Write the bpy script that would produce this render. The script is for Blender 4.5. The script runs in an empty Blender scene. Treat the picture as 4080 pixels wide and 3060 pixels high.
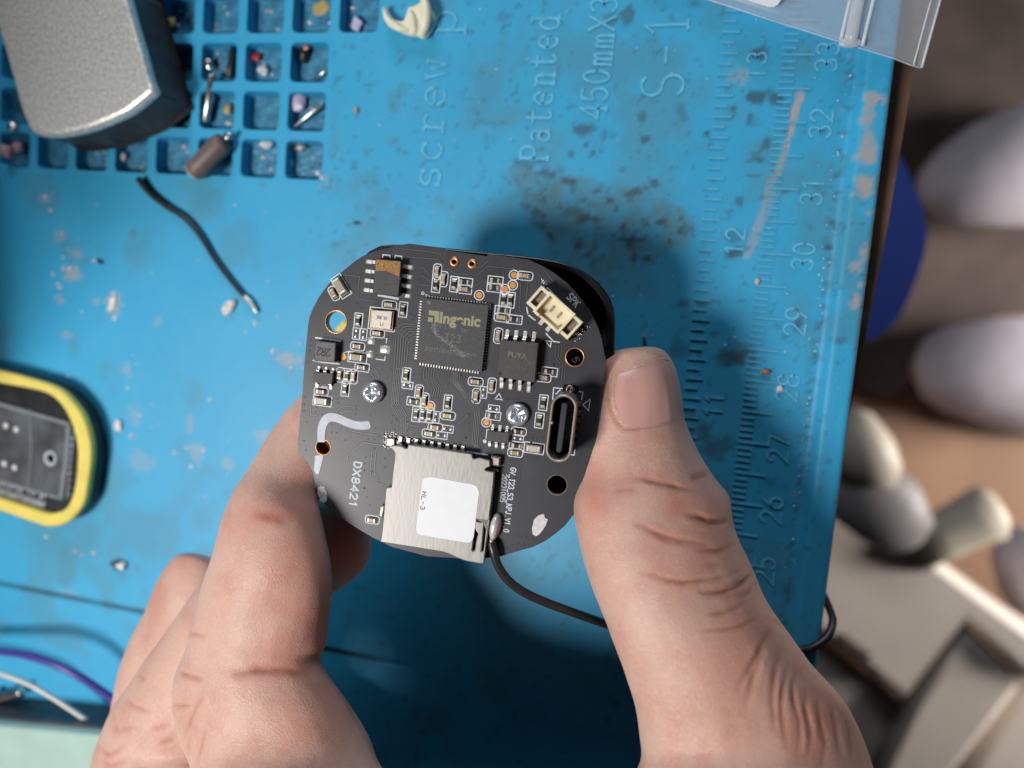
import bpy, bmesh, math, random
import numpy as np
from mathutils import Vector, Matrix, noise as mnoise

# ------------------------------------------------------------------ camera
S = 0.001                       # everything below is written in millimetres
W, H, F = 4080.0, 3060.0, 2829.0
sc = bpy.context.scene
col = sc.collection
rad = math.radians


def nrm(v):
    v = np.array(v, float)
    return v / np.linalg.norm(v)


def ray(x, y):
    return np.array([(x - W / 2) / F, -(y - H / 2) / F, -1.0])


def hit(x, y, p, n):
    d = ray(x, y)
    return d * ((p @ n) / (d @ n))


def frame(n, p, a, b):
    Y = nrm(hit(*b, p, n) - hit(*a, p, n))
    return np.array([np.cross(Y, n), Y, n])


# mat plane in camera space -> world axes (world z = 0 is the mat's top)
N_M = nrm([-math.tan(rad(13.265)), -math.tan(rad(4.437)), 1])
P_M = np.array([0, 0, -122.04])
R_M = frame(N_M, P_M, (2040, 1530), (2040 + 500 * math.tan(rad(4.7155)), 1030))
CAM = R_M @ (-P_M)


def c2w(c):
    return R_M @ (np.asarray(c, float) - P_M)


def at(x, y, z=0.0):
    d = R_M @ ray(x, y)
    return CAM + d * ((z - CAM[2]) / d[2])


def w2px(P):
    c = (np.asarray(P) - CAM) @ R_M
    return np.stack([W / 2 - F * c[..., 0] / c[..., 2], H / 2 + F * c[..., 1] / c[..., 2]], -1)


# board plane
N_B = nrm([-math.tan(rad(8)), -math.tan(rad(4)), 1])
P_B = ray(1800, 1510) * 96.0
R_B = frame(N_B, P_B, (1800, 1510), (1851, 1010))
B_ORG = c2w(P_B)
B_ROT = R_M @ R_B.T             # columns: board axes in world


def bp(x, y, h=0.0):
    """photo pixel -> board-local mm on the plane h above the board"""
    q = R_B @ (hit(x, y, P_B + N_B * h, N_B) - P_B)
    return (q[0], q[1])


def bdepth(x, y):
    return -hit(x, y, P_B, N_B)[2]


cam_data = bpy.data.cameras.new('camera')
cam = bpy.data.objects.new('camera', cam_data)
col.objects.link(cam)
m3 = Matrix([list(r) for r in R_M])
cam.matrix_world = Matrix.Translation(Vector(CAM * S)) @ m3.to_4x4()
cam_data.sensor_width = 36.0
cam_data.lens = 36.0 * F / W
cam_data.clip_start = 0.003
cam_data.clip_end = 20.0
cam_data.dof.use_dof = True
cam_data.dof.focus_distance = 0.0955
cam_data.dof.aperture_fstop = 11.5
cam_data.dof.aperture_blades = 0
sc.camera = cam

# ------------------------------------------------------------------ light
wd = bpy.data.worlds.new('World')
sc.world = wd
wd.use_nodes = True
bg = wd.node_tree.nodes['Background']
bg.inputs[0].default_value = (0.80, 0.88, 1.0, 1)
bg.inputs[1].default_value = 0.008

sc.view_settings.view_transform = 'Standard'
sc.view_settings.look = 'None'
sc.view_settings.exposure = 0.0
sc.view_settings.gamma = 1.0
sc.cycles.max_bounces = 8
sc.cycles.transparent_max_bounces = 12
sc.cycles.caustics_reflective = False
sc.cycles.caustics_refractive = False
try:
    sc.cycles.use_denoising = True
except Exception:
    pass


def area(name, loc, target, size, power, color, shape='DISK', size_y=None):
    L = bpy.data.lights.new(name, 'AREA')
    L.shape = shape
    L.size = size
    if size_y:
        L.size_y = size_y
    L.energy = power
    L.color = color
    o = bpy.data.objects.new(name, L)
    col.objects.link(o)
    o.location = loc
    o.rotation_euler = (Vector(target) - Vector(loc)).to_track_quat('-Z', 'Y').to_euler()
    return o


KEY_DIR = nrm([-0.47, -0.36, 1.0])
key_pos = (B_ORG + KEY_DIR * 335) * S
area('key_lamp', key_pos, B_ORG * S, 0.10, 1.22, (1.0, 0.975, 0.94))
# soft daylight from the window on the far side of the table
area('window_light', (-0.08, 0.62, 0.30), (0.02, 0.03, 0.0), 0.36, 2.05, (0.86, 0.93, 1.0), 'RECTANGLE', 0.2)
# added fill lamp, set low to brighten only the floor beside the table
area('floor_fill', (1.1, 0.1, -0.30), (0.35, 0.0, -0.65), 0.4, 6.0, (1.0, 0.93, 0.86), 'RECTANGLE', 0.5).data.spread = rad(70)

# ------------------------------------------------------------------ materials


def lin(r, g, b):
    def f(c):
        c /= 255.0
        return c / 12.92 if c <= 0.04045 else ((c + 0.055) / 1.055) ** 2.4
    return (f(r), f(g), f(b), 1.0)


MATS = {}


def material(name, base, rough=0.5, metal=0.0, var=0.0, vsize=1.0, bump=0.0, bsize=0.3, var_col=None,
             spec=0.5, sss=0.0, coat=0.0, trans=0.0, rvar=0.0, stretch=None, alpha=1.0, emis=None):
    m = bpy.data.materials.new(name)
    m.use_nodes = True
    nt = m.node_tree
    p = nt.nodes['Principled BSDF']
    p.inputs['Base Color'].default_value = base
    p.inputs['Roughness'].default_value = rough
    p.inputs['Metallic'].default_value = metal
    p.inputs['Specular IOR Level'].default_value = spec
    p.inputs['Coat Weight'].default_value = coat
    p.inputs['Transmission Weight'].default_value = trans
    p.inputs['Alpha'].default_value = alpha
    tc = nt.nodes.new('ShaderNodeTexCoord')
    src = tc.outputs['Object']
    if stretch:
        mp = nt.nodes.new('ShaderNodeMapping')
        mp.inputs['Scale'].default_value = stretch
        nt.links.new(src, mp.inputs['Vector'])
        src = mp.outputs['Vector']
    if var > 0 or rvar > 0:
        n = nt.nodes.new('ShaderNodeTexNoise')
        n.inputs['Scale'].default_value = 1000.0 / vsize
        n.inputs['Detail'].default_value = 5
        nt.links.new(src, n.inputs['Vector'])
        mr = nt.nodes.new('ShaderNodeMapRange')
        mr.inputs[1].default_value = 0.3
        mr.inputs[2].default_value = 0.7
        nt.links.new(n.outputs['Fac'], mr.inputs[0])
        if var > 0:
            mx = nt.nodes.new('ShaderNodeMix')
            mx.data_type = 'RGBA'
            vc = var_col or tuple(min(1, c * (1 + var)) for c in base[:3]) + (1,)
            lo = base if var_col else tuple(c * (1 - var) for c in base[:3]) + (1,)
            mx.inputs[6].default_value = lo
            mx.inputs[7].default_value = vc
            nt.links.new(mr.outputs[0], mx.inputs[0])
            nt.links.new(mx.outputs[2], p.inputs['Base Color'])
        if rvar > 0:
            r2 = nt.nodes.new('ShaderNodeMapRange')
            r2.inputs[3].default_value = max(0, rough - rvar)
            r2.inputs[4].default_value = min(1, rough + rvar)
            nt.links.new(mr.outputs[0], r2.inputs[0])
            nt.links.new(r2.outputs[0], p.inputs['Roughness'])
    if bump > 0:
        n = nt.nodes.new('ShaderNodeTexNoise')
        n.inputs['Scale'].default_value = 1000.0 / bsize
        n.inputs['Detail'].default_value = 3
        nt.links.new(src, n.inputs['Vector'])
        b = nt.nodes.new('ShaderNodeBump')
        b.inputs['Strength'].default_value = 1.0
        b.inputs['Distance'].default_value = bump * S
        nt.links.new(n.outputs['Fac'], b.inputs['Height'])
        nt.links.new(b.outputs['Normal'], p.inputs['Normal'])
    if sss > 0:
        p.inputs['Subsurface Weight'].default_value = 1.0
        p.inputs['Subsurface Radius'].default_value = (1.0, 0.35, 0.2)
        p.inputs['Subsurface Scale'].default_value = sss * S
    if emis:
        p.inputs['Emission Color'].default_value = emis
        p.inputs['Emission Strength'].default_value = 1
    MATS[name] = m
    return m


M = MATS
material('solder_mask', (0.043, 0.043, 0.050, 1), 0.40, var=0.10, vsize=3, bump=0.006, bsize=0.25, spec=0.38)
material('mask_trace', (0.088, 0.088, 0.097, 1), 0.38, spec=0.45)
material('trace_shade', (0.010, 0.010, 0.012, 1), 0.5, spec=0.3)
material('board_core', (0.30, 0.26, 0.17, 1), 0.7, var=0.3, vsize=0.6)
material('silk', (0.62, 0.66, 0.72, 1), 0.6, var=0.12, vsize=0.4)
material('silk_worn', (0.45, 0.47, 0.50, 1), 0.6, var=0.5, vsize=0.25)
material('via_dark', (0.012, 0.012, 0.014, 1), 0.5)
material('copper', (0.62, 0.28, 0.11, 1), 0.38, 0.8, var=0.12, vsize=0.5)
material('copper_pad', (0.62, 0.26, 0.07, 1), 0.5, 0.3, var=0.12, vsize=0.4)
material('solder', (0.72, 0.70, 0.66, 1), 0.3, 0.6, var=0.25, vsize=0.3, bump=0.02, bsize=0.25)
material('terminal', (0.62, 0.57, 0.47, 1), 0.36, 0.55, var=0.2, vsize=0.3, bump=0.012, bsize=0.2)
material('lead', (0.74, 0.72, 0.68, 1), 0.34, 0.55, var=0.2, vsize=0.3, bump=0.01, bsize=0.2)
material('chip_black', (0.046, 0.046, 0.049, 1), 0.55, var=0.35, vsize=0.16, bump=0.012, bsize=0.12)
material('chip_dark', (0.046, 0.044, 0.043, 1), 0.5, var=0.25, vsize=0.2, bump=0.01, bsize=0.15)
material('laser_mark', (0.155, 0.15, 0.12, 1), 0.7, var=0.3, vsize=0.2)
material('laser_gold', (0.30, 0.28, 0.16, 1), 0.6, var=0.3, vsize=0.15)
material('laser_faint', (0.085, 0.083, 0.08, 1), 0.7, var=0.3, vsize=0.2)
material('chalk', (0.24, 0.24, 0.25, 1), 0.9, var=0.6, vsize=0.12)
material('glue_brown', (0.30, 0.15, 0.035, 1), 0.4, var=0.45, vsize=0.3, bump=0.03, bsize=0.3)
material('cap_tan', (0.42, 0.27, 0.17, 1), 0.45, var=0.12, vsize=0.4)
material('cap_olive', (0.33, 0.29, 0.20, 1), 0.45, var=0.15, vsize=0.4)
material('cap_pale', (0.50, 0.44, 0.37, 1), 0.45, var=0.12, vsize=0.4)
material('cap_gold', (0.48, 0.36, 0.14, 1), 0.45, var=0.12, vsize=0.4)
material('resistor_black', (0.022, 0.021, 0.020, 1), 0.35, var=0.3, vsize=0.3)
material('crystal_metal', (0.50, 0.44, 0.40, 1), 0.4, 0.6, var=0.08, vsize=0.5, bump=0.004, bsize=0.2)
material('crystal_gold', (0.70, 0.48, 0.18, 1), 0.3, 1.0)
material('inductor_body', (0.085, 0.083, 0.085, 1), 0.5, 0.2, var=0.3, vsize=0.3, bump=0.03, bsize=0.3)
material('ink_dark', (0.012, 0.011, 0.011, 1), 0.6)
material('ink_brown', (0.09, 0.075, 0.065, 1), 0.6)
material('cream_plastic', (0.80, 0.71, 0.50, 1), 0.45, var=0.06, vsize=1)
material('steel', (0.285, 0.275, 0.26, 1), 0.50, 0.68, var=0.22, vsize=0.30, bump=0.012, bsize=0.3, rvar=0.06, stretch=(1.0, 0.22, 1.0))
material('steel_dark', (0.06, 0.055, 0.05, 1), 0.45, 0.6)
material('usb_steel', (0.48, 0.42, 0.36, 1), 0.36, 0.75, var=0.15, vsize=0.4)
material('usb_pad', (0.36, 0.29, 0.25, 1), 0.4, 0.9, var=0.2, vsize=0.4)
material('black_plastic', (0.010, 0.010, 0.012, 1), 0.35, var=0.3, vsize=1)
material('tongue_plastic', (0.045, 0.050, 0.060, 1), 0.3)
material('housing', (0.012, 0.012, 0.015, 1), 0.32, var=0.3, vsize=2, bump=0.01, bsize=0.4)
material('screw_metal', (0.62, 0.64, 0.70, 1), 0.25, 0.7, var=0.06, vsize=0.4, bump=0.008, bsize=0.3)
material('screw_recess', (0.42, 0.44, 0.52, 1), 0.32, 0.6)
material('paper', (0.76, 0.77, 0.80, 1), 0.5, var=0.02, vsize=2)
material('ink_print', (0.04, 0.042, 0.05, 1), 0.6)
material('glue_white', (0.50, 0.53, 0.62, 1), 0.4, spec=0.5, var=0.12, vsize=1.2, alpha=0.8)
material('putty_white', (0.62, 0.60, 0.62, 1), 0.6, var=0.15, vsize=0.5, bump=0.05, bsize=0.4)
material('cable_black', (0.022, 0.020, 0.020, 1), 0.38, var=0.25, vsize=2, bump=0.02, bsize=0.5)
material('flux', (0.010, 0.009, 0.007, 1), 0.12, bump=0.06, bsize=0.3)

# ------------------------------------------------------------------ mesh helpers


def link(name, me, mat=None, parent=None, loc=None, rotz=None):
    o = bpy.data.objects.new(name, me)
    if mat is not None and me is not None and len(me.materials) == 0:
        me.materials.append(M[mat] if isinstance(mat, str) else mat)
    col.objects.link(o)
    if parent is not None:
        o.parent = parent
    if loc is not None:
        o.location = Vector(loc) * S
    if rotz is not None:
        o.rotation_euler = (0, 0, rotz)
    return o


def tag(o, label=None, cat=None, group=None, kind=None):
    if label:
        o['label'] = label
    if cat:
        o['category'] = cat
    if group:
        o['group'] = group
    if kind:
        o['kind'] = kind
    return o


def empty(name, loc=(0, 0, 0), rot=None):
    o = bpy.data.objects.new(name, None)
    o.empty_display_size = 0.005
    col.objects.link(o)
    mw = Matrix.Translation(Vector(loc) * S)
    if rot is not None:
        mw = mw @ Matrix([list(r) for r in rot]).to_4x4()
    o.matrix_world = mw
    return o


class MB:
    def __init__(self):
        self.v = []
        self.f = []

    def add(self, vs, fs):
        o = len(self.v)
        self.v += [tuple(map(float, p)) for p in vs]
        self.f += [tuple(i + o for i in q) for q in fs]
        return self

    def box(self, c, s, rz=0.0, taper=0.0):
        ca, sa = math.cos(rz), math.sin(rz)
        vs = []
        for dz in (-1, 1):
            k = 1 - taper if dz > 0 else 1
            for dx, dy in ((-1, -1), (1, -1), (1, 1), (-1, 1)):
                x, y = dx * s[0] / 2 * k, dy * s[1] / 2 * k
                vs.append((c[0] + x * ca - y * sa, c[1] + x * sa + y * ca, c[2] + dz * s[2] / 2))
        return self.add(vs, [(3, 2, 1, 0), (4, 5, 6, 7), (0, 1, 5, 4), (1, 2, 6, 5), (2, 3, 7, 6), (3, 0, 4, 7)])

    def rbox(self, c, s, b, rz=0.0):
        """box with a chamfered top edge"""
        ca, sa = math.cos(rz), math.sin(rz)
        vs = []
        for (z, k) in ((-s[2] / 2, 0), (s[2] / 2 - b, 0), (s[2] / 2 - b * 0.3, b * 0.3), (s[2] / 2, b)):
            for dx, dy in ((-1, -1), (1, -1), (1, 1), (-1, 1)):
                x, y = dx * (s[0] / 2 - k), dy * (s[1] / 2 - k)
                vs.append((c[0] + x * ca - y * sa, c[1] + x * sa + y * ca, c[2] + z))
        fs = [(3, 2, 1, 0), (12, 13, 14, 15)]
        for r in range(3):
            for k in range(4):
                a, d = r * 4 + k, r * 4 + (k + 1) % 4
                fs.append((a, d, d + 4, a + 4))
        return self.add(vs, fs)

    def prism(self, poly, z0, z1, inset=0.0):
        n = len(poly)
        cx = sum(p[0] for p in poly) / n
        cy = sum(p[1] for p in poly) / n
        vs = [(p[0], p[1], z0) for p in poly]
        vs += [(p[0], p[1], z1) for p in poly]
        fs = [tuple(range(n - 1, -1, -1)), tuple(range(n, 2 * n))]
        for k in range(n):
            fs.append((k, (k + 1) % n, n + (k + 1) % n, n + k))
        return self.add(vs, fs)

    def disc(self, c, r, z0, z1, n=16, dome=0.0):
        vs = [(c[0] + r * math.cos(t), c[1] + r * math.sin(t), z0) for t in [2 * math.pi * k / n for k in range(n)]]
        rings = [vs]
        if dome > 0:
            for u in (0.5, 0.8, 0.95):
                rr = r * math.sqrt(1 - u * u)
                rings.append([(c[0] + rr * math.cos(t), c[1] + rr * math.sin(t), z0 + (z1 - z0) * u) for t in [2 * math.pi * k / n for k in range(n)]])
        else:
            rings.append([(p[0], p[1], z1) for p in vs])
        allv = [p for rg in rings for p in rg]
        fs = [tuple(range(n - 1, -1, -1)), tuple(range((len(rings) - 1) * n, len(rings) * n))]
        for q in range(len(rings) - 1):
            for k in range(n):
                fs.append((q * n + k, q * n + (k + 1) % n, (q + 1) * n + (k + 1) % n, (q + 1) * n + k))
        return self.add(allv, fs)

    def lathe(self, c, prof, n=32, closed=False):
        vs = []
        for r, z in prof:
            for k in range(n):
                t = 2 * math.pi * k / n
                vs.append((c[0] + r * math.cos(t), c[1] + r * math.sin(t), c[2] + z))
        fs = []
        m = len(prof)
        for q in range(m if closed else m - 1):
            a, b = q * n, ((q + 1) % m) * n
            for k in range(n):
                fs.append((a + k, a + (k + 1) % n, b + (k + 1) % n, b + k))
        if not closed:
            if prof[0][0] > 1e-6:
                fs.append(tuple(range(n - 1, -1, -1)))
            if prof[-1][0] > 1e-6:
                fs.append(tuple(range((m - 1) * n, m * n)))
        return self.add(vs, fs)

    def ribbon(self, pts, w, z0, z1, closed=False):
        """flat stroke along a 2D polyline, mitred"""
        P = [np.array(p[:2], float) for p in pts]
        n = len(P)
        if n < 2:
            return self
        Ls, Rs = [], []
        for i in range(n):
            if closed:
                a, b = P[i - 1], P[(i + 1) % n]
            else:
                a, b = P[max(0, i - 1)], P[min(n - 1, i + 1)]
            d1 = P[i] - a
            d2 = b - P[i]
            l1, l2 = np.linalg.norm(d1), np.linalg.norm(d2)
            if l1 < 1e-9:
                d1, l1 = d2, l2
            if l2 < 1e-9:
                d2, l2 = d1, l1
            if l1 < 1e-9:
                continue
            d1, d2 = d1 / l1, d2 / max(l2, 1e-9)
            n1, n2 = np.array([-d1[1], d1[0]]), np.array([-d2[1], d2[0]])
            m = n1 + n2
            ml = np.linalg.norm(m)
            m = n1 if ml < 1e-6 else m / ml
            k = 1.0 / max(0.45, m @ n1)
            ext = np.zeros(2)
            if not closed and i == 0:
                ext = -d2 * w * 0.3
            if not closed and i == n - 1:
                ext = d1 * w * 0.3
            Ls.append(P[i] + m * (w / 2 * k) + ext)
            Rs.append(P[i] - m * (w / 2 * k) + ext)
        n = len(Ls)
        vs = []
        for l, r in zip(Ls, Rs):
            vs += [(l[0], l[1], z0), (r[0], r[1], z0), (r[0], r[1], z1), (l[0], l[1], z1)]
        fs = []
        for i in range(n if closed else n - 1):
            a, b = i * 4, ((i + 1) % n) * 4
            fs += [(a + 3, a + 2, b + 2, b + 3), (a + 1, b + 1, b + 2, a + 2), (a, a + 3, b + 3, b)]
        if not closed:
            fs += [(0, 1, 2, 3), ((n - 1) * 4 + 3, (n - 1) * 4 + 2, (n - 1) * 4 + 1, (n - 1) * 4)]
        return self.add(vs, fs)

    def tube(self, path, radii, n=12, caps=True, squash=None):
        P = [np.array(p, float) for p in path]
        m = len(P)
        if not hasattr(radii, '__len__'):
            radii = [radii] * m
        up = np.array([0.0, 0.0, 1.0])
        vs = []
        for i in range(m):
            d = P[min(m - 1, i + 1)] - P[max(0, i - 1)]
            d = d / (np.linalg.norm(d) + 1e-12)
            s = np.cross(d, up)
            if np.linalg.norm(s) < 1e-4:
                s = np.cross(d, np.array([1.0, 0, 0]))
            s = s / np.linalg.norm(s)
            u = np.cross(s, d)
            for k in range(n):
                t = 2 * math.pi * k / n
                vs.append(P[i] + radii[i] * (math.cos(t) * s + math.sin(t) * u * (squash or 1)))
        fs = []
        for i in range(m - 1):
            for k in range(n):
                fs.append((i * n + k, i * n + (k + 1) % n, (i + 1) * n + (k + 1) % n, (i + 1) * n + k))
        if caps:
            fs += [tuple(range(n - 1, -1, -1)), tuple(range((m - 1) * n, m * n))]
        return self.add(vs, fs)

    def mesh(self, name, mat=None, smooth=False):
        me = bpy.data.meshes.new(name)
        me.from_pydata([(x * S, y * S, z * S) for x, y, z in self.v], [], self.f)
        bm = bmesh.new()
        bm.from_mesh(me)
        bmesh.ops.recalc_face_normals(bm, faces=bm.faces)
        bm.to_mesh(me)
        bm.free()
        if smooth:
            me.polygons.foreach_set('use_smooth', [True] * len(me.polygons))
        if mat:
            me.materials.append(M[mat])
        return me

    def build(self, name, mat, parent=None, smooth=False, loc=None, rotz=None):
        return link(name, self.mesh(name, mat, smooth), None, parent, loc, rotz)


def smooth_path(pts, sub=8):
    P = [np.array(p, float) for p in pts]
    out = []
    for i in range(len(P) - 1):
        p0, p1, p2, p3 = P[max(0, i - 1)], P[i], P[i + 1], P[min(len(P) - 1, i + 2)]
        for k in range(sub):
            t = k / sub
            out.append(0.5 * ((2 * p1) + (-p0 + p2) * t + (2 * p0 - 5 * p1 + 4 * p2 - p3) * t * t + (-p0 + 3 * p1 - 3 * p2 + p3) * t ** 3))
    out.append(P[-1])
    return out


def plate(name, loops, z0, z1, mat, parent=None, bevel=0.0, loc=None, bres=1):
    """flat plate from closed 2D loops; inner loops are holes"""
    cu = bpy.data.curves.new(name, 'CURVE')
    cu.dimensions = '2D'
    cu.fill_mode = 'BOTH'
    for lp in loops:
        sp = cu.splines.new('POLY')
        sp.points.add(len(lp) - 1)
        for k, p in enumerate(lp):
            sp.points[k].co = (p[0] * S, p[1] * S, 0, 1)
        sp.use_cyclic_u = True
    cu.extrude = max(1e-7, (z1 - z0) / 2 * S - bevel * S)
    if bevel > 0:
        cu.bevel_depth = bevel * S
        cu.bevel_resolution = bres
        cu.offset = -bevel * S
    tmp = bpy.data.objects.new('tmp', cu)
    col.objects.link(tmp)
    dg = bpy.context.evaluated_depsgraph_get()
    me = bpy.data.meshes.new_from_object(tmp.evaluated_get(dg))
    bpy.data.objects.remove(tmp)
    bpy.data.curves.remove(cu)
    me.transform(Matrix.Translation((0, 0, (z0 + z1) / 2 * S)))
    me.materials.clear()
    me.materials.append(M[mat])
    me.name = name
    if bres > 2:
        me.polygons.foreach_set('use_smooth', [abs(p_.normal.z) < 0.999 for p_ in me.polygons])
    return link(name, me, None, parent, loc)


def circle(c, r, n=40):
    return [(c[0] + r * math.cos(2 * math.pi * k / n), c[1] + r * math.sin(2 * math.pi * k / n)) for k in range(n)]


def rrect(w, h, r, n=6, c=(0, 0)):
    out = []
    for cx, cy, a0 in ((w / 2 - r, h / 2 - r, 0), (-w / 2 + r, h / 2 - r, 90), (-w / 2 + r, -h / 2 + r, 180), (w / 2 - r, -h / 2 + r, 270)):
        for k in range(n + 1):
            a = rad(a0 + 90 * k / n)
            out.append((c[0] + cx + r * math.cos(a), c[1] + cy + r * math.sin(a)))
    return out


# ------------------------------------------------------------------ stroke font (4 x 6 cell, baseline 0, x-height 4)
def arc(cx, cy, rx, ry, a0, a1, n=10):
    return [(cx + rx * math.cos(rad(a0 + (a1 - a0) * k / n)), cy + ry * math.sin(rad(a0 + (a1 - a0) * k / n))) for k in range(n + 1)]


G = {
    '0': [arc(2, 3, 1.7, 3, 0, 360, 20)],
    '1': [[(0.8, 4.8), (2, 6), (2, 0)]],
    '2': [arc(2, 4.3, 1.8, 1.7, 170, -40, 10) + [(0.2, 0), (3.9, 0)]],
    '3': [arc(2, 4.5, 1.6, 1.5, 160, -90, 10) + arc(2, 1.5, 1.8, 1.5, 90, -160, 10)],
    '4': [[(3, 0), (3, 6), (0.1, 1.9), (4, 1.9)]],
    '5': [[(3.6, 6), (0.7, 6), (0.5, 3.3)] + arc(2, 1.9, 1.8, 1.9, 130, -150, 10)],
    '6': [[(3.2, 6), (0.9, 3.4)] + arc(2, 1.8, 1.8, 1.8, 150, -210, 16)],
    '7': [[(0.2, 6), (3.8, 6), (1.5, 0)]],
    '8': [arc(2, 4.5, 1.5, 1.5, 0, 360, 16), arc(2, 1.5, 1.8, 1.5, 0, 360, 16)],
    '9': [arc(2, 4.2, 1.8, 1.8, -30, 330, 16) + [(3.0, 2.4), (1, 0)]],
    'A': [[(0, 0), (2, 6), (4, 0)], [(0.7, 2), (3.3, 2)]],
    'C': [arc(2.2, 3, 2, 3, 50, 310, 14)],
    'D': [[(0.4, 0), (0.4, 6), (1.8, 6)] + arc(1.8, 3, 2, 3, 90, -90, 12) + [(0.4, 0)]],
    'G': [arc(2.2, 3, 2, 3, 50, 340, 14) + [(4.1, 2.8), (2.4, 2.8)]],
    'H': [[(0.3, 0), (0.3, 6)], [(3.7, 0), (3.7, 6)], [(0.3, 3), (3.7, 3)]],
    'J': [[(3, 6), (3, 1.4)] + arc(1.7, 1.4, 1.3, 1.4, 0, -170, 8)],
    'K': [[(0.4, 0), (0.4, 6)], [(3.8, 6), (0.5, 2.6)], [(1.5, 3.6), (3.9, 0)]],
    'L': [[(0.5, 6), (0.5, 0), (3.8, 0)]],
    'M': [[(0, 0), (0, 6), (2, 2), (4, 6), (4, 0)]],
    'N': [[(0.3, 0), (0.3, 6), (3.7, 0), (3.7, 6)]],
    'P': [[(0.5, 0), (0.5, 6), (2.4, 6)] + arc(2.4, 4.5, 1.5, 1.5, 90, -90, 8) + [(0.5, 3)]],
    'Q': [arc(2, 3, 1.8, 3, 0, 360, 18), [(2.4, 1.4), (3.9, -0.4)]],
    'R': [[(0.5, 0), (0.5, 6), (2.4, 6)] + arc(2.4, 4.5, 1.5, 1.5, 90, -90, 8) + [(0.5, 3)], [(2, 3), (3.8, 0)]],
    'S': [arc(2.1, 4.5, 1.8, 1.5, 35, 250, 10) + arc(2, 1.55, 1.8, 1.5, 75, -150, 10)],
    'T': [[(0, 6), (4, 6)], [(2, 6), (2, 0)]],
    'U': [[(0.3, 6), (0.3, 1.7)] + arc(2, 1.7, 1.7, 1.7, 180, 360, 8) + [(3.7, 6)]],
    'V': [[(0, 6), (2, 0), (4, 6)]],
    'X': [[(0, 0), (4, 6)], [(0, 6), (4, 0)]],
    'F': [[(0.4, 0), (0.4, 6), (3.7, 6)], [(0.4, 3.2), (3, 3.2)]],
    'I': [[(2, 0), (2, 6)]],
    'E': [[(3.7, 6), (0.4, 6), (0.4, 0), (3.7, 0)], [(0.4, 3.1), (3, 3.1)]],
    '_': [[(0, -0.8), (4, -0.8)]],
    '-': [[(0.7, 2.8), (3.3, 2.8)]],
    '.': [[(1.8, 0), (2.2, 0.3)]],
    's': [arc(2, 3, 1.4, 1.05, 30, 250, 8) + arc(2, 1.0, 1.5, 1.0, 75, -150, 8), [(3.4, 3.1), (3.4, 4.1)], [(0.5, 0), (0.5, 1)]],
    'c': [arc(2.1, 2, 1.7, 2, 45, 315, 12), [(3.35, 3.2), (3.5, 4)]],
    'r': [[(1.2, 0), (1.2, 4)], [(1.2, 2.4)] + arc(2.6, 2.9, 1.3, 1.1, 150, 30, 6), [(0.3, 0), (2.4, 0)], [(0.3, 4), (1.2, 4)]],
    'e': [[(0.4, 2.1), (3.6, 2.1)] + arc(2, 2, 1.7, 2, 0, 310, 14)],
    'w': [[(0.3, 4), (1.2, 0), (2, 3.2), (2.8, 0), (3.7, 4)], [(0, 4), (1, 4)], [(3, 4), (4, 4)]],
    'a': [arc(1.8, 3, 1.4, 1, 150, 20, 6) + [(3.1, 2.6), (3.1, 0.3), (3.8, 0.1)], arc(1.8, 1.2, 1.4, 1.2, 60, 300, 10) + [(3.1, 1.2)], [(3.1, 2.2), (1.8, 2.3)]],
    't': [[(1.6, 5.3), (1.6, 0.8)] + arc(2.4, 0.8, 0.8, 0.8, 180, 300, 5) + [(3.4, 0.6)], [(0.3, 4), (3.2, 4)]],
    'n': [[(0.9, 0), (0.9, 4)], [(0.9, 2.6)] + arc(2.1, 2.7, 1.1, 1.3, 160, 0, 7) + [(3.2, 0)], [(0.2, 0), (1.6, 0)], [(2.5, 0), (3.9, 0)], [(0.2, 4), (0.9, 4)]],
    'd': [arc(1.8, 2, 1.5, 2, 20, 340, 12), [(3.2, 6), (3.2, 0), (3.9, 0)], [(2.4, 6), (3.2, 6)]],
    'm': [[(0.4, 0), (0.4, 4)], [(0.4, 3.2), (1.2, 4), (2, 3.2), (2, 0)], [(2, 3.2), (2.9, 4), (3.6, 3.2), (3.6, 0)], [(0, 0), (0.8, 0)], [(1.6, 0), (2.4, 0)], [(3.2, 0), (4, 0)]],
    'p': [[(0.8, -2), (0.8, 4)], arc(2.2, 2, 1.5, 2, 160, -160, 12), [(0.1, -2), (1.6, -2)], [(0.1, 4), (0.8, 4)]],
    ' ': [],
}
SERIF = {'P': [[(0, 0), (1.2, 0)], [(0, 6), (1.2, 6)]], '1': [[(1.2, 0), (2.8, 0)]], '4': [[(2.3, 0), (3.7, 0)]]}


def strokes(text, p0, p1, height, serif=False, gap=1.25, flip=False):
    """text polylines between two plane points p0 -> p1 (start and end of the baseline)"""
    p0, p1 = np.array(p0, float), np.array(p1, float)
    L = np.linalg.norm(p1 - p0)
    d = (p1 - p0) / L
    u = np.array([-d[1], d[0]]) * (-1 if flip else 1)
    n = len(text)
    tot = n * 4 + (n - 1) * gap
    kx = L / tot
    ky = height / 6.0
    out = []
    for i, ch in enumerate(text):
        x0 = i * (4 + gap)
        gl = list(G.get(ch, []))
        if serif:
            gl += SERIF.get(ch, [])
        for s in gl:
            out.append([p0 + d * ((x0 + x) * kx) + u * (y * ky) for x, y in s])
    return out


def text_mesh(text, p0, p1, height, w, z0, z1, serif=False, gap=1.25):
    mb = MB()
    for i, s in enumerate(strokes(text, p0, p1, height, serif, gap)):
        mb.ribbon(s, w, z0, z1 + 0.0007 * (i % 7))
    return mb


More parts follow.
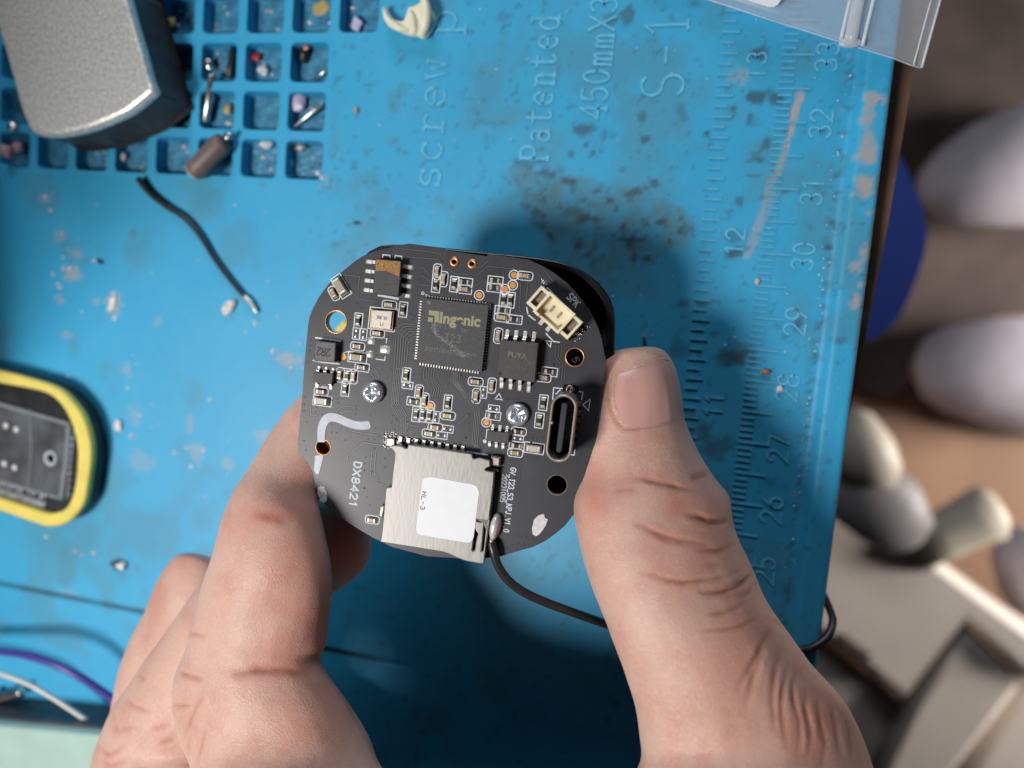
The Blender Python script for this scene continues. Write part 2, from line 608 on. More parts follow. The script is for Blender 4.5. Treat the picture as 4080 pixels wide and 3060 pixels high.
def font_mesh(name, text, p0, p1, mat, z0, z1, parent=None, bold=0.0, height=None):
    cu = bpy.data.curves.new(name, 'FONT')
    cu.body = text
    cu.size = 1.0
    cu.extrude = 0.001
    cu.offset = bold
    tmp = bpy.data.objects.new('tmp', cu)
    col.objects.link(tmp)
    dg = bpy.context.evaluated_depsgraph_get()
    me = bpy.data.meshes.new_from_object(tmp.evaluated_get(dg))
    bpy.data.objects.remove(tmp)
    bpy.data.curves.remove(cu)
    co = np.zeros(len(me.vertices) * 3)
    me.vertices.foreach_get('co', co)
    co = co.reshape(-1, 3)
    mn, mx = co.min(0), co.max(0)
    p0, p1 = np.array(p0), np.array(p1)
    L = np.linalg.norm(p1 - p0)
    d = (p1 - p0) / L
    u = np.array([-d[1], d[0]])
    k = L / (mx[0] - mn[0])
    ky = k if height is None else height / (mx[1] - mn[1])
    x = (co[:, 0] - mn[0]) * k
    y = co[:, 1] * ky
    out = np.zeros_like(co)
    out[:, :2] = (p0[None] + x[:, None] * d + y[:, None] * u)
    out[:, 2] = np.where(co[:, 2] > 0, z1, z0)
    me.vertices.foreach_set('co', (out * S).ravel())
    me.materials.clear()
    me.materials.append(M[mat])
    me.update()
    return link(name, me, None, parent)

# pixel helpers for the enlargements the board was read from
K = 700 / 2212.0


def A(x, y): return (1180 + x * K, 950 + y * K)
def B(x, y): return (1800 + x * K, 950 + y * K)
def C(x, y): return (1180 + x * K, 1450 + y * K)
def D(x, y): return (1800 + x * K, 1450 + y * K)
def E(x, y): return (1400 + x * K, 1750 + y * K)
def bl(p, h=0.0): return bp(p[0], p[1], h)


# ------------------------------------------------------------------ the setting: floor, table, mat
rng = np.random.RandomState(7)


def vnoise(x, y, seed=0):
    xi, yi = np.floor(x).astype(int), np.floor(y).astype(int)
    fx, fy = x - xi, y - yi
    fx, fy = fx * fx * (3 - 2 * fx), fy * fy * (3 - 2 * fy)

    def h(a, b):
        n = (a * 374761393 + b * 668265263 + seed * 1442695041) & 0x7fffffff
        n = ((n ^ (n >> 13)) * 1274126177) & 0x7fffffff
        return ((n ^ (n >> 16)) & 0xffff) / 65535.0
    return (h(xi, yi) * (1 - fx) + h(xi + 1, yi) * fx) * (1 - fy) + (h(xi, yi + 1) * (1 - fx) + h(xi + 1, yi + 1) * fx) * fy


def fbm(x, y, seed=0, oct=4):
    s, a, t = 0, 0.5, 0
    for k in range(oct):
        s = s + a * vnoise(x * 2 ** k, y * 2 ** k, seed + k)
        t += a
        a *= 0.55
    return s / t


def mat_material():
    m = bpy.data.materials.new('mat_silicone')
    m.use_nodes = True
    nt = m.node_tree
    p = nt.nodes['Principled BSDF']
    tc = nt.nodes.new('ShaderNodeTexCoord')

    def noise(size, detail=4):
        n = nt.nodes.new('ShaderNodeTexNoise')
        n.inputs['Scale'].default_value = 1000 / size
        n.inputs['Detail'].default_value = detail
        nt.links.new(tc.outputs['Object'], n.inputs['Vector'])
        return n

    def attr(nm):
        a = nt.nodes.new('ShaderNodeAttribute')
        a.attribute_name = nm
        return a

    def mix(fac, a, b):
        x = nt.nodes.new('ShaderNodeMix')
        x.data_type = 'RGBA'
        for sock, v in ((x.inputs[0], fac), (x.inputs[6], a), (x.inputs[7], b)):
            if hasattr(v, 'is_linked'):
                nt.links.new(v, sock)
            else:
                sock.default_value = v
        return x.outputs[2]

    def ramp(src, lo, hi, o0=0.0, o1=1.0):
        r = nt.nodes.new('ShaderNodeMapRange')
        for k, v in ((1, lo), (2, hi), (3, o0), (4, o1)):
            r.inputs[k].default_value = v
        nt.links.new(src, r.inputs[0])
        return r.outputs[0]
    big = ramp(noise(22).outputs['Fac'], 0.35, 0.7)
    c = mix(big, (0.022, 0.335, 0.60, 1), (0.034, 0.365, 0.62, 1))
    c = mix(ramp(noise(2.2).outputs['Fac'], 0.55, 0.8, 0, 0.15), c, (0.10, 0.40, 0.60, 1))
    c = mix(attr('tint').outputs['Fac'], c, (0.075, 0.185, 0.22, 1))
    c = mix(attr('scuff').outputs['Fac'], c, (0.40, 0.345, 0.325, 1))
    c = mix(attr('dirt').outputs['Fac'], c, (0.030, 0.042, 0.038, 1))
    # fine specks of dust and grime
    c = mix(ramp(noise(0.55, 2).outputs['Fac'], 0.73, 0.77, 0, 0.4), c, (0.42, 0.52, 0.58, 1))
    c = mix(ramp(noise(0.9, 2).outputs['Fac'], 0.28, 0.22, 0, 0.45), c, (0.03, 0.08, 0.11, 1))
    nt.links.new(c, p.inputs['Base Color'])
    p.inputs['Roughness'].default_value = 0.52
    p.inputs['Specular IOR Level'].default_value = 0.6
    b = nt.nodes.new('ShaderNodeBump')
    b.inputs['Distance'].default_value = 0.05 * S
    b.inputs['Strength'].default_value = 0.6
    nt.links.new(noise(0.7).outputs['Fac'], b.inputs['Height'])
    nt.links.new(b.outputs['Normal'], p.inputs['Normal'])
    MATS['mat_silicone'] = m


mat_material()
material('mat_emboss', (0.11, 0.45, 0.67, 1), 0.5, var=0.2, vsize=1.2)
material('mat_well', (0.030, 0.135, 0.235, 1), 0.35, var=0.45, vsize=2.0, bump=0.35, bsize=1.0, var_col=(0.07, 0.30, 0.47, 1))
material('wood_table', (0.105, 0.052, 0.030, 1), 0.6, var=0.4, vsize=5, bump=0.15, bsize=2)
material('floor_wood', (0.235, 0.135, 0.082, 1), 0.55, var=0.28, vsize=140, stretch=(1, 0.25, 1))

# floor and table
mb = MB()
mb.add([(-900, -1500, -650), (1500, -1500, -650), (1500, 1500, -650), (-900, 1500, -650)], [(0, 1, 2, 3)])
tag(mb.build('floor', 'floor_wood'), kind='structure')
mb = MB()
mb.prism([(-230, -330), (53.6, -330), (53.9, -40), (54.6, 0), (56.6, 30), (57.6, 60), (58.5, 200), (-230, 200)], -24, -3.25)
tbl = mb.build('table_top', 'wood_table')
tag(tbl, 'brown wooden table top showing as a thin strip beside the blue mat', 'table')

# ---- repair mat
mat_root = empty('repair_mat', (0, 0, 0))
tag(mat_root, 'blue silicone repair mat with raised ruler, lettering and small compartments', 'mat')
CX0, PX, CY0, PY = -41.68, 9.108, 61.81, 8.48
cells = [(i, j) for j in range(4) for i in range(0, 8)] + [(-1, 0)]
xl = set()
yl = set()
for i, j in cells:
    xl |= {round(CX0 - PX * (i - 0.5), 4), round(CX0 - PX * (i + 0.5), 4)}
    yl |= {round(CY0 - PY * (j - 0.5), 4), round(CY0 - PY * (j + 0.5), 4)}


def lines(lo, hi, brk, fine_lo, fine_hi, d=0.42, coarse=6.0):
    b = sorted({lo, hi, fine_lo, fine_hi} | {v for v in brk if lo < v < hi})
    out = [b[0]]
    for a, c in zip(b[:-1], b[1:]):
        st = d if a >= fine_lo - 1e-6 and c <= fine_hi + 1e-6 else coarse
        n = max(1, int(round((c - a) / st)))
        out += [a + (c - a) * k / n for k in range(1, n + 1)]
    return np.array(out)


SEAM = -53.9
xs = lines(-200, 53.9, xl | {48.7, 49.2, 49.9, 50.1, 53.0, 53.3, 53.6, 53.9}, -113, 53.9)
ys = lines(-200, 110, yl | {SEAM - 0.5, SEAM - 0.3, SEAM + 0.3, SEAM + 0.5}, -78, 67)
GX, GY = np.meshgrid(xs, ys, indexing='ij')
Z = np.interp(GX, [48.4, 48.7, 49.9, 50.2, 53.0, 53.3, 53.6, 53.9], [0, 0.05, 1.35, 1.45, 1.45, 1.35, 0.9, -3.2])
Z = np.where(GX < 48.3, np.interp(GY, [SEAM - 0.5, SEAM - 0.3, SEAM + 0.3, SEAM + 0.5], [-0.5, -1.0, -0.8, 0.0]) * np.clip((-14 - GX) / 10, 0, 1), Z)
Z = Z + 0.12 * (fbm(GX / 14, GY / 14, 3) - 0.5) * (GX < 48.3)
nx, ny = len(xs), len(ys)


def px2mm(x, y):
    q = at(x, y, 0)
    return q[0], q[1]


def c2(x, y): return px2mm(1300 + x * 0.633, y * 0.633)
def c3(x, y): return px2mm(2680 + x * 0.633, y * 0.633)
def c4(x, y): return px2mm(2680 + x * 0.633, 1000 + y * 0.633)
def c0(x, y): return px2mm(x * 0.633, y * 0.633)
def c6(x, y): return px2mm(x * 0.633, 1000 + y * 0.633)
def c7(x, y): return px2mm(x * 0.633, 2010 + y * 0.633)


nzA = fbm(GX / 1.3, GY / 1.3, 11)
nzB = fbm(GX / 3.5, GY / 3.5, 23)
dirt = np.zeros_like(GX)
tint = np.zeros_like(GX)
scuff = np.zeros_like(GX)


def spot(arr, c, rx, ry, amt, ang=0.0, nz=None, hard=0.5):
    rx, ry = rx * 0.633 / 24, ry * 0.633 / 24
    dx, dy = GX - c[0], GY - c[1]
    ca, sa = math.cos(ang), math.sin(ang)
    u, v = (dx * ca + dy * sa) / rx, (-dx * sa + dy * ca) / ry
    r = np.sqrt(u * u + v * v) + ((nz if nz is not None else nzA) - 0.5) * 1.5
    np.maximum(arr, np.clip((1.0 - r) / hard, 0, 1) * amt, out=arr)


def poly_sd(poly):
    inside = np.zeros(GX.shape, bool)
    dmin = np.full(GX.shape, 1e9)
    n = len(poly)
    for k in range(n):
        (x1, y1), (x2, y2) = poly[k], poly[(k + 1) % n]
        c = ((y1 > GY) != (y2 > GY)) & (GX < (x2 - x1) * (GY - y1) / (y2 - y1 + 1e-12) + x1)
        inside ^= c
        ex, ey = x2 - x1, y2 - y1
        t = np.clip(((GX - x1) * ex + (GY - y1) * ey) / (ex * ex + ey * ey), 0, 1)
        dmin = np.minimum(dmin, np.hypot(GX - x1 - t * ex, GY - y1 - t * ey))
    return np.where(inside, -dmin, dmin)


def seg(arr, pts, w, amt, nz=None):
    for a, b in zip(pts[:-1], pts[1:]):
        ex, ey = b[0] - a[0], b[1] - a[1]
        t = np.clip(((GX - a[0]) * ex + (GY - a[1]) * ey) / (ex * ex + ey * ey + 1e-9), 0, 1)
        d = np.hypot(GX - a[0] - t * ex, GY - a[1] - t * ey) / w + ((nz if nz is not None else nzA) - 0.5) * 1.4
        np.maximum(arr, np.clip((1 - d) / 0.5, 0, 1) * amt, out=arr)


grease = [c2(*p) for p in [(1150, 1050), (1260, 1030), (1400, 1075), (1620, 1090), (1700, 1120), (1900, 1150), (2080, 1130), (2090, 1210), (2230, 1270), (2340, 1400), (2250, 1560), (2000, 1700), (1700, 1900), (1500, 1700), (1430, 1560), (1300, 1360), (1200, 1180)]]
sd = poly_sd(grease) + (nzB - 0.5) * 3.0
tint = np.maximum(tint, np.clip(-sd / 0.8, 0, 1) * np.clip(0.1 + 1.1 * fbm(GX / 2.2, GY / 2.2, 41) - 0.15, 0, 0.85))
edge = np.exp(-((sd) / 0.9) ** 2) * np.clip((nzA - 0.42) * 4, 0, 1) * (GX < c2(1600, 0)[0] + 0) * 0.75
dirt = np.maximum(dirt, edge)
dirt = np.maximum(dirt, np.clip(-sd, 0, 1) * np.clip((fbm(GX / 1.5, GY / 1.5, 51) - 0.54) * 5, 0, 1) * 0.8)
for p, rx, ry, a in [((540, 600), 90, 55, .85), ((660, 630), 60, 40, .8), ((545, 340), 60, 40, .85), ((585, 900), 35, 45, .7), ((540, 1010), 40, 25, .7), ((380, 1590), 55, 40, .9), ((490, 740), 25, 50, .6),
                     ((390, 1490), 70, 55, .5), ((480, 1100), 30, 20, .6), ((420, 1270), 30, 45, .6), ((210, 835), 22, 18, .9), ((380, 680), 22, 22, .8), ((130, 20), 60, 30, .5), ((830, 830), 25, 20, .5), ((980, 1560), 30, 25, .8), ((160, 370), 25, 20, .5), ((50, 700), 40, 60, .4)]:
    spot(dirt, c3(*p), rx, ry, a * 0.85)
for p, rx, ry, a in [((400, 670), 120, 80, .85), ((320, 690), 60, 60, .7), ((200, 1130), 80, 80, .55), ((290, 1230), 110, 90, .6), ((430, 690), 50, 60, .9), ((40, 600), 60, 90, .5), ((100, 1020), 60, 50, .5), ((260, 520), 25, 25, .6), ((380, 490), 15, 15, .8), ((625, 1160), 22, 20, .8), ((600, 1460), 50, 40, .4), ((790, 460), 40, 50, .75), ((1040, 560), 40, 25, .5), ((60, 330), 60, 30, .6), ((180, 330), 50, 20, .7)]:
    spot(dirt, c4(*p), rx, ry, a * 0.85)
for p, rx, ry, a in [((1620, 810), 75, 45, .8), ((2010, 880), 35, 25, .8), ((1890, 90), 60, 80, .75), ((1790, 120), 70, 40, .6), ((1540, 965), 30, 28, .7), ((1320, 1340), 40, 35, .8), ((1540, 1330), 70, 45, .6), ((2060, 1150), 50, 30, .85), ((622, 730), 18, 25, .8), ((1050, 770), 130, 18, .3),
                     ((880, 200), 60, 18, .4), ((1350, 1010), 60, 20, .7), ((1980, 740), 35, 40, .6), ((1680, 960), 20, 20, .7), ((1640, 910), 18, 20, .7), ((1410, 720), 25, 25, .6), ((1360, 840), 22, 22, .8), ((1120, 110), 60, 30, .4), ((1210, 40), 30, 20, .4), ((580, 1470), 40, 25, .35), ((2120, 60), 25, 25, .7), ((1750, 850), 20, 40, .5)]:
    spot(dirt, c2(*p), rx, ry, a * 0.8)
for p, rx, ry, a in [((430, 650), 60, 90, .4), ((480, 560), 50, 60, .35), ((430, 890), 60, 50, .45), ((250, 1150), 130, 80, .35), ((330, 1260), 90, 60, .3), ((720, 1270), 70, 40, .3)]:
    spot(tint, c2(*p), rx, ry, a)
for p, rx, ry, a in [((840, 1480), 45, 60, .6), ((1180, 1170), 60, 40, .35), ((1650, 1160), 40, 30, .4)]:
    spot(tint, c0(*p), rx, ry, a)
spot(scuff, c3(420, 470), 90, 60, .35)
for (x, y), rx, ry, a in [((285, 1090), 70, 45, .75), ((450, 1215), 45, 80, .8), ((300, 1010), 40, 30, .5), ((240, 1200), 30, 25, .6), ((265, 1335), 40, 25, .4), ((505, 1475), 35, 40, .6), ((540, 1655), 50, 60, .4), ((755, 1690), 30, 60, .5), ((785, 1800), 40, 60, .5), ((905, 1850), 50, 40, .5), ((1150, 1430), 70, 35, .7), ((570, 1840), 90, 60, .35), ((630, 1280), 30, 30, .4), ((1045, 1740), 50, 35, .5), ((380, 1200), 25, 20, .6), ((180, 790), 45, 25, .5), ((240, 940), 50, 40, .5), ((1290, 720), 45, 30, .4)]:
    spot(scuff, px2mm(x, y), rx * 1.5, ry * 1.5, a * 0.8, nz=fbm(GX / 0.9, GY / 0.9, 61))
# pinkish scratch along the ruler
seg(scuff, [c3(*p) for p in [(805, 590), (770, 720), (745, 820), (700, 960), (665, 1075)]], 0.62, 0.9)
seg(scuff, [c3(*p) for p in [(640, 1110), (600, 1250), (570, 1360), (520, 1480), (470, 1620)]], 0.8, 0.42)
# scuffs on the raised rim
for p, rx, ry, a in [((1250, 640), 60, 45, .8), ((1210, 760), 45, 110, .7), ((1215, 860), 50, 60, .7), ((1210, 980), 60, 80, .85), ((1190, 1180), 75, 75, .85), ((1220, 1350), 20, 20, .5), ((1190, 1590), 30, 50, .6)]:
    spot(scuff, c3(*p), rx, ry, a)
for p, rx, ry, a in [((1150, 100), 45, 50, .7), ((1165, 220), 20, 25, .7), ((1135, 310), 40, 75, .75), ((1185, 20), 30, 25, .6)]:
    spot(scuff, c4(*p), rx, ry, a)
# dirt caught along the foot of the rim
rimd = np.exp(-((GX - 48.0) / 0.9) ** 2) * np.clip((fbm(GX / 0.9, GY / 0.9, 77) - 0.52) * 6, 0, 1)
dirt = np.maximum(dirt, rimd * 0.6)
scuff = np.maximum(scuff, np.exp(-((GX - 47.7) / 0.9) ** 2) * np.clip((fbm(GX / 0.8, GY / 1.6, 91) - 0.66) * 6, 0, 1) * 0.4)
# dirt in the seam
dirt = np.maximum(dirt, np.exp(-((GY - SEAM) / 0.55) ** 2) * np.clip(0.35 + nzB, 0, 1) * np.clip((-18 - GX) / 8, 0, 1))
# overall grime and pale residue
dirt = np.maximum(dirt, np.clip((fbm(GX / 1.1, GY / 1.1, 5) - 0.69) * 6, 0, 0.35) * (GX > -40))
tint = np.maximum(tint, np.clip((fbm(GX / 9, GY / 9, 15) - 0.52) * 2.2, 0, 0.35))
spot(tint, c7(420, 420), 160, 260, .5, nz=nzB)
spot(scuff, c7(430, 560), 130, 40, .25)

vid = np.arange(nx * ny).reshape(nx, ny)
q = np.stack([vid[:-1, :-1], vid[1:, :-1], vid[1:, 1:], vid[:-1, 1:]], -1)
cxm, cym = (xs[:-1] + xs[1:]) / 2, (ys[:-1] + ys[1:]) / 2
keep = np.ones((nx - 1, ny - 1), bool)
for i, j in cells:
    mx = np.abs(cxm - (CX0 - PX * i)) < PX / 2
    my = np.abs(cym - (CY0 - PY * j)) < PY / 2
    keep[np.ix_(mx, my)] = False
faces = q[keep]
me = bpy.data.meshes.new('sheet')
me.vertices.add(nx * ny)
me.vertices.foreach_set('co', (np.stack([GX, GY, Z], -1).reshape(-1, 3) * S).ravel())
nf = len(faces)
me.loops.add(nf * 4)
me.loops.foreach_set('vertex_index', faces.ravel().astype(np.int32))
me.polygons.add(nf)
me.polygons.foreach_set('loop_start', np.arange(nf, dtype=np.int32) * 4)
me.polygons.foreach_set('use_smooth', np.ones(nf, bool))
me.update(calc_edges=True)
for nm, arr in (('dirt', dirt), ('tint', tint), ('scuff', scuff)):
    a = me.attributes.new(nm, 'FLOAT', 'POINT')
    a.data.foreach_set('value', arr.reshape(-1).astype(np.float32))
me.materials.append(M['mat_silicone'])
link('sheet', me, None, mat_root)

# compartments: one shared cell mesh
hw, hh = PX / 2, PY / 2
inner = rrect(7.25, 6.75, 1.0, 5)
nI = len(inner)
outer = []
for x, y in inner:
    k = min(hw / abs(x) if abs(x) > 1e-6 else 9e9, hh / abs(y) if abs(y) > 1e-6 else 9e9)
    outer.append((x * k, y * k))
mb = MB()
rings = [[(x, y, 0) for x, y in outer], [(x * 1.02, y * 1.02, -0.02) for x, y in inner], [(x, y, -0.2) for x, y in inner], [(x * 0.97, y * 0.97, -2.3) for x, y in inner], [(x * 0.9, y * 0.9, -2.7) for x, y in inner]]
vs = [p for r_ in rings for p in r_] + [(hw, hh, 0), (-hw, hh, 0), (-hw, -hh, 0), (hw, -hh, 0)]
fs = []
for r_ in range(4):
    for k in range(nI):
        fs.append((r_ * nI + k, r_ * nI + (k + 1) % nI, (r_ + 1) * nI + (k + 1) % nI, (r_ + 1) * nI + k))
fs.append(tuple(range(4 * nI, 5 * nI)))
for c_ in range(4):     # corners of the cell
    best = [k for k in range(nI)]
    cxs = vs[5 * nI + c_]
    for k in range(nI):
        a, b = outer[k], outer[(k + 1) % nI]
        onx = abs(abs(a[0]) - hw) < 1e-6 and abs(abs(b[1]) - hh) < 1e-6
        ony = abs(abs(a[1]) - hh) < 1e-6 and abs(abs(b[0]) - hw) < 1e-6
        if (onx or ony) and (a[0] * cxs[0] > 0 and a[1] * cxs[1] > 0):
            fs.append((k, (k + 1) % nI, 5 * nI + c_))
mb.add(vs, fs)
cell_me = mb.mesh('compartment', 'mat_silicone', False)
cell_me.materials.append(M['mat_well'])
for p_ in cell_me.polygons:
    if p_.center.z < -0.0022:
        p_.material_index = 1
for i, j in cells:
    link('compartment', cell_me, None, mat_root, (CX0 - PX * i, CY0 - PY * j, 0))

# ruler ticks
tick = MB().box((0, 0, 0.08), (1, 0.24, 0.24)).mesh('tick_mark', 'mat_emboss')


def add_tick(x0, x1, y):
    o = link('tick_mark', tick, None, mat_root, ((x0 + x1) / 2, y, 0))
    o.scale = (x1 - x0, 1, 1)


tx = c3(690, 345)[0]
y33 = c3(760, 345)[1]
for k in range(-12, 86):
    y = y33 - k
    lng = (k % 5 == 0)
    add_tick(tx, tx + (4.7 if lng else 2.1), y)
ix = c3(285, 470)[0]
iy = c3(330, 470)[1]
for k in range(-6, 50):
    add_tick(ix, ix + (2.7 if k % 2 == 0 else 2.0), iy - k * 1.5875)
# lettering, read upwards
TH = dict(w=0.26, z0=-0.05, z1=0.16)


def mat_text(txt, p0, p1, hpx, serif=True, w=0.40, name='raised_lettering'):
    a, b = px2mm(*p0), px2mm(*p1)
    text_mesh(txt, a, b, hpx, w, -0.05, 0.16, serif).build(name, 'mat_emboss', mat_root)


mat_text('screw', (1752, 748), (1784, 232), 5.2)
mat_text('p', (1815, 140), (1822, 40), 5.2)
mat_text('Patented', (2182, 640), (2231, 62), 4.6, w=0.42)
mat_text('450mmX3', (2412, 474), (2462, -6), 4.2)
mat_text('S-1', (2722, 385), (2746, 50), 6.6)
for n, (x, y) in {33: (970, 360), 32: (930, 780), 31: (875, 1205), 30: (820, 1615)}.items():
    cx, cy = c3(x, y)
    text_mesh(str(n), (cx + 1.6, cy - 2.1), (cx + 1.6, cy + 2.1), 3.1, 0.32, -0.05, 0.15).build('ruler_number', 'mat_emboss', mat_root)
for n, (x, y) in {29: (770, 445), 28: (720, 860), 27: (665, 1245), 26: (620, 1630)}.items():
    cx, cy = c4(x, y)
    text_mesh(str(n), (cx + 1.6, cy - 2.1), (cx + 1.6, cy + 2.1), 3.1, 0.32, -0.05, 0.15).build('ruler_number', 'mat_emboss', mat_root)
cx, cy = c4(575, 2010)
text_mesh('25', (cx + 1.6, cy - 2.1), (cx + 1.6, cy + 2.1), 3.1, 0.32, -0.05, 0.15).build('ruler_number', 'mat_emboss', mat_root)
for n, (x, y) in {13: (525, 415), 12: (390, 1520)}.items():
    cx, cy = c3(x, y)
    text_mesh(str(n), (cx + 1.4, cy - 2.0), (cx + 1.4, cy + 2.0), 2.8, 0.32, -0.05, 0.15).build('ruler_number', 'mat_emboss', mat_root)
cx, cy = c4(260, 965)
text_mesh('11', (cx + 1.4, cy - 1.9), (cx + 1.4, cy + 1.9), 2.8, 0.32, -0.05, 0.15).build('ruler_number', 'mat_emboss', mat_root)
# ------------------------------------------------------------------ circuit board
board = empty('circuit_board', B_ORG, B_ROT)
tag(board, 'black camera circuit board densely soldered with chips, held between finger and thumb', 'circuit board')
TH_B = 1.2
out_px = [(1629, 970), (1560, 985), (1522, 994), (1483, 1005), (1443, 1021), (1411, 1043), (1383, 1066), (1338, 1102), (1307, 1134), (1272, 1181), (1250, 1222), (1234, 1260), (1229, 1285),
          (1221, 1361), (1212, 1456), (1205, 1570), (1185, 1766), (1190, 1800), (1203, 1848), (1222, 1904), (1252, 1957), (1297, 2010), (1351, 2057), (1420, 2103), (1488, 2143), (1560, 2178), (1700, 2216), (1850, 2226), (1940, 2224), (1995, 2217), (2049, 2200),
          (2123, 2180), (2170, 2157), (2211, 2128), (2250, 2096), (2287, 2048), (2325, 1985), (2352, 1928), (2360, 1888), (2372, 1800), (2381, 1719), (2401, 1561), (2412, 1460), (2409, 1415), (2397, 1350),
          (2379, 1298), (2347, 1235), (2306, 1178), (2259, 1127), (2205, 1086), (2158, 1058), (2104, 1034), (1952, 1013), (1946, 1014), (1939, 1021), (1919, 1018), (1828, 1004), (1781, 997), (1772, 993), (1759, 987)]
outline = [bp(*p) for p in out_px][::-1]
PXMM = 29.5


def hole(pt, r_mm):
    return circle(bl(pt), r_mm, 40)


H1, H2, H3, H4 = A(503, 1052), C(340, 1050), B(1550, 1495), D(1325, 1525)
PH1, PH2 = A(1990, 293), B(255, 320)
holes = [(H1, 1.50), (H2, 1.05), (H3, 1.15), (H4, 1.35), (PH1, 0.33), (PH2, 0.33)]
plate('substrate', [outline] + [hole(p, r)[::-1] for p, r in holes], -TH_B, 0.0, 'solder_mask', board)
# pale glass-fibre core showing along the cut edge
mb = MB()
n = len(outline)
cen = np.mean(outline, 0)
op = [tuple(np.array(p) + (np.array(p) - cen) / np.linalg.norm(np.array(p) - cen) * 0.012) for p in outline]
vs = [(p[0], p[1], -0.10) for p in op] + [(p[0], p[1], -TH_B + 0.10) for p in op]
mb.add(vs, [(k, (k + 1) % n, n + (k + 1) % n, n + k) for k in range(n)])
mb.build('cut_edge', 'board_core', board)
for pt, r, w, mt in [(H1, 1.50, 0.14, 'copper'), (H2, 1.05, 0.10, 'copper'), (H3, 1.15, 0.16, 'copper'), (H4, 1.35, 0.05, 'board_core'), (PH1, 0.33, 0.33, 'copper'), (PH2, 0.33, 0.33, 'copper')]:
    c = bl(pt)
    MB().lathe((c[0], c[1], 0), [(r - 0.03, -TH_B - 0.02), (r - 0.03, 0.0), (r, 0.035), (r + w, 0.03), (r + w, 0.002), (r + 0.01, -0.01), (r - 0.005, -TH_B)], 40, True).build('plated_hole', mt, board, True)

# silkscreen, traces and vias gathered for one print layer each
silk = MB()
zs = [0.014]


def sk(pts, w=0.13, closed=False):
    zs[0] = 0.012 + ((zs[0] * 1000 + 0.9) % 9) / 1000.0
    silk.ribbon(pts, w, 0.0, zs[0], closed)


def skp(fn, pts, w=0.13, closed=False):
    sk([bl(fn(*p)) for p in pts], w, closed)


pass_cache = {}
SIZES = {'s': (1.12, 0.56, 0.50), 'l': (2.25, 1.0, 0.85), 'm': (1.75, 0.85, 0.75)}


def passive_meshes(colr, size):
    k = (colr, size)
    if k not in pass_cache:
        L, w, h = SIZES[size]
        tl = L * (0.24 if size == 's' else 0.17)
        body = MB().rbox((0, 0, h / 2 + 0.02), (L - 2 * tl, w * 0.97, h * (0.62 if colr == 'resistor_black' else 0.97)), 0.05).mesh('body', colr)
        if colr == 'resistor_black':
            body = MB().rbox((0, 0, 0.20), (L - 2 * tl + 0.1, w * 0.97, 0.36), 0.03).mesh('body', colr)
        t = MB()
        th = 0.38 if colr == 'resistor_black' else h
        t.rbox((L / 2 - tl / 2, 0, th / 2 + 0.02), (tl, w, th), 0.06)
        # solder fillet running down to the pad
        p = L / 2
        e = 0.20
        t.add([(p, -w / 2, th * 0.75), (p, w / 2, th * 0.75), (p + e * 0.35, -w / 2 - 0.02, th * 0.3), (p + e * 0.35, w / 2 + 0.02, th * 0.3), (p + e, -w / 2 - 0.04, 0.03), (p + e, w / 2 + 0.04, 0.03), (p - tl, -w / 2 - 0.03, 0.03), (p - tl, w / 2 + 0.03, 0.03)],
              [(0, 1, 3, 2), (2, 3, 5, 4), (0, 2, 4, 6), (1, 7, 5, 3)])
        term = t.mesh('terminal', 'terminal')
        pass_cache[k] = (body, term)
    return pass_cache[k]


def passive(fn, x, y, ori, colr, size='s', style=None, mg=0.28):
    h = 0.3 if size == 's' else 0.5
    px, py = fn(x, y)
    c = bp(px, py, h)
    rz = {'h': rad(-0.5), 'v': rad(90.0)}.get(ori, ori)
    body, term = passive_meshes(colr, size)
    o = link('resistor' if colr == 'resistor_black' else 'capacitor', body, None, board, (c[0], c[1], 0.0), rz)
    for s in (0, 1):
        link('terminal', term, None, o, (0, 0, 0), math.pi * s)
    if style:
        L, w, _ = SIZES[size]
        L += 0.36
        r_ = 0.38 if style == 'r' else 0.02
        pts = rrect(L + 2 * mg, w + 2 * mg, min(r_, (w + 2 * mg) / 2 - 0.01), 4 if style == 'r' else 1)
        ca, sa = math.cos(rz), math.sin(rz)
        sk([(c[0] + a * ca - b * sa, c[1] + a * sa + b * ca) for a, b in pts], 0.13, True)


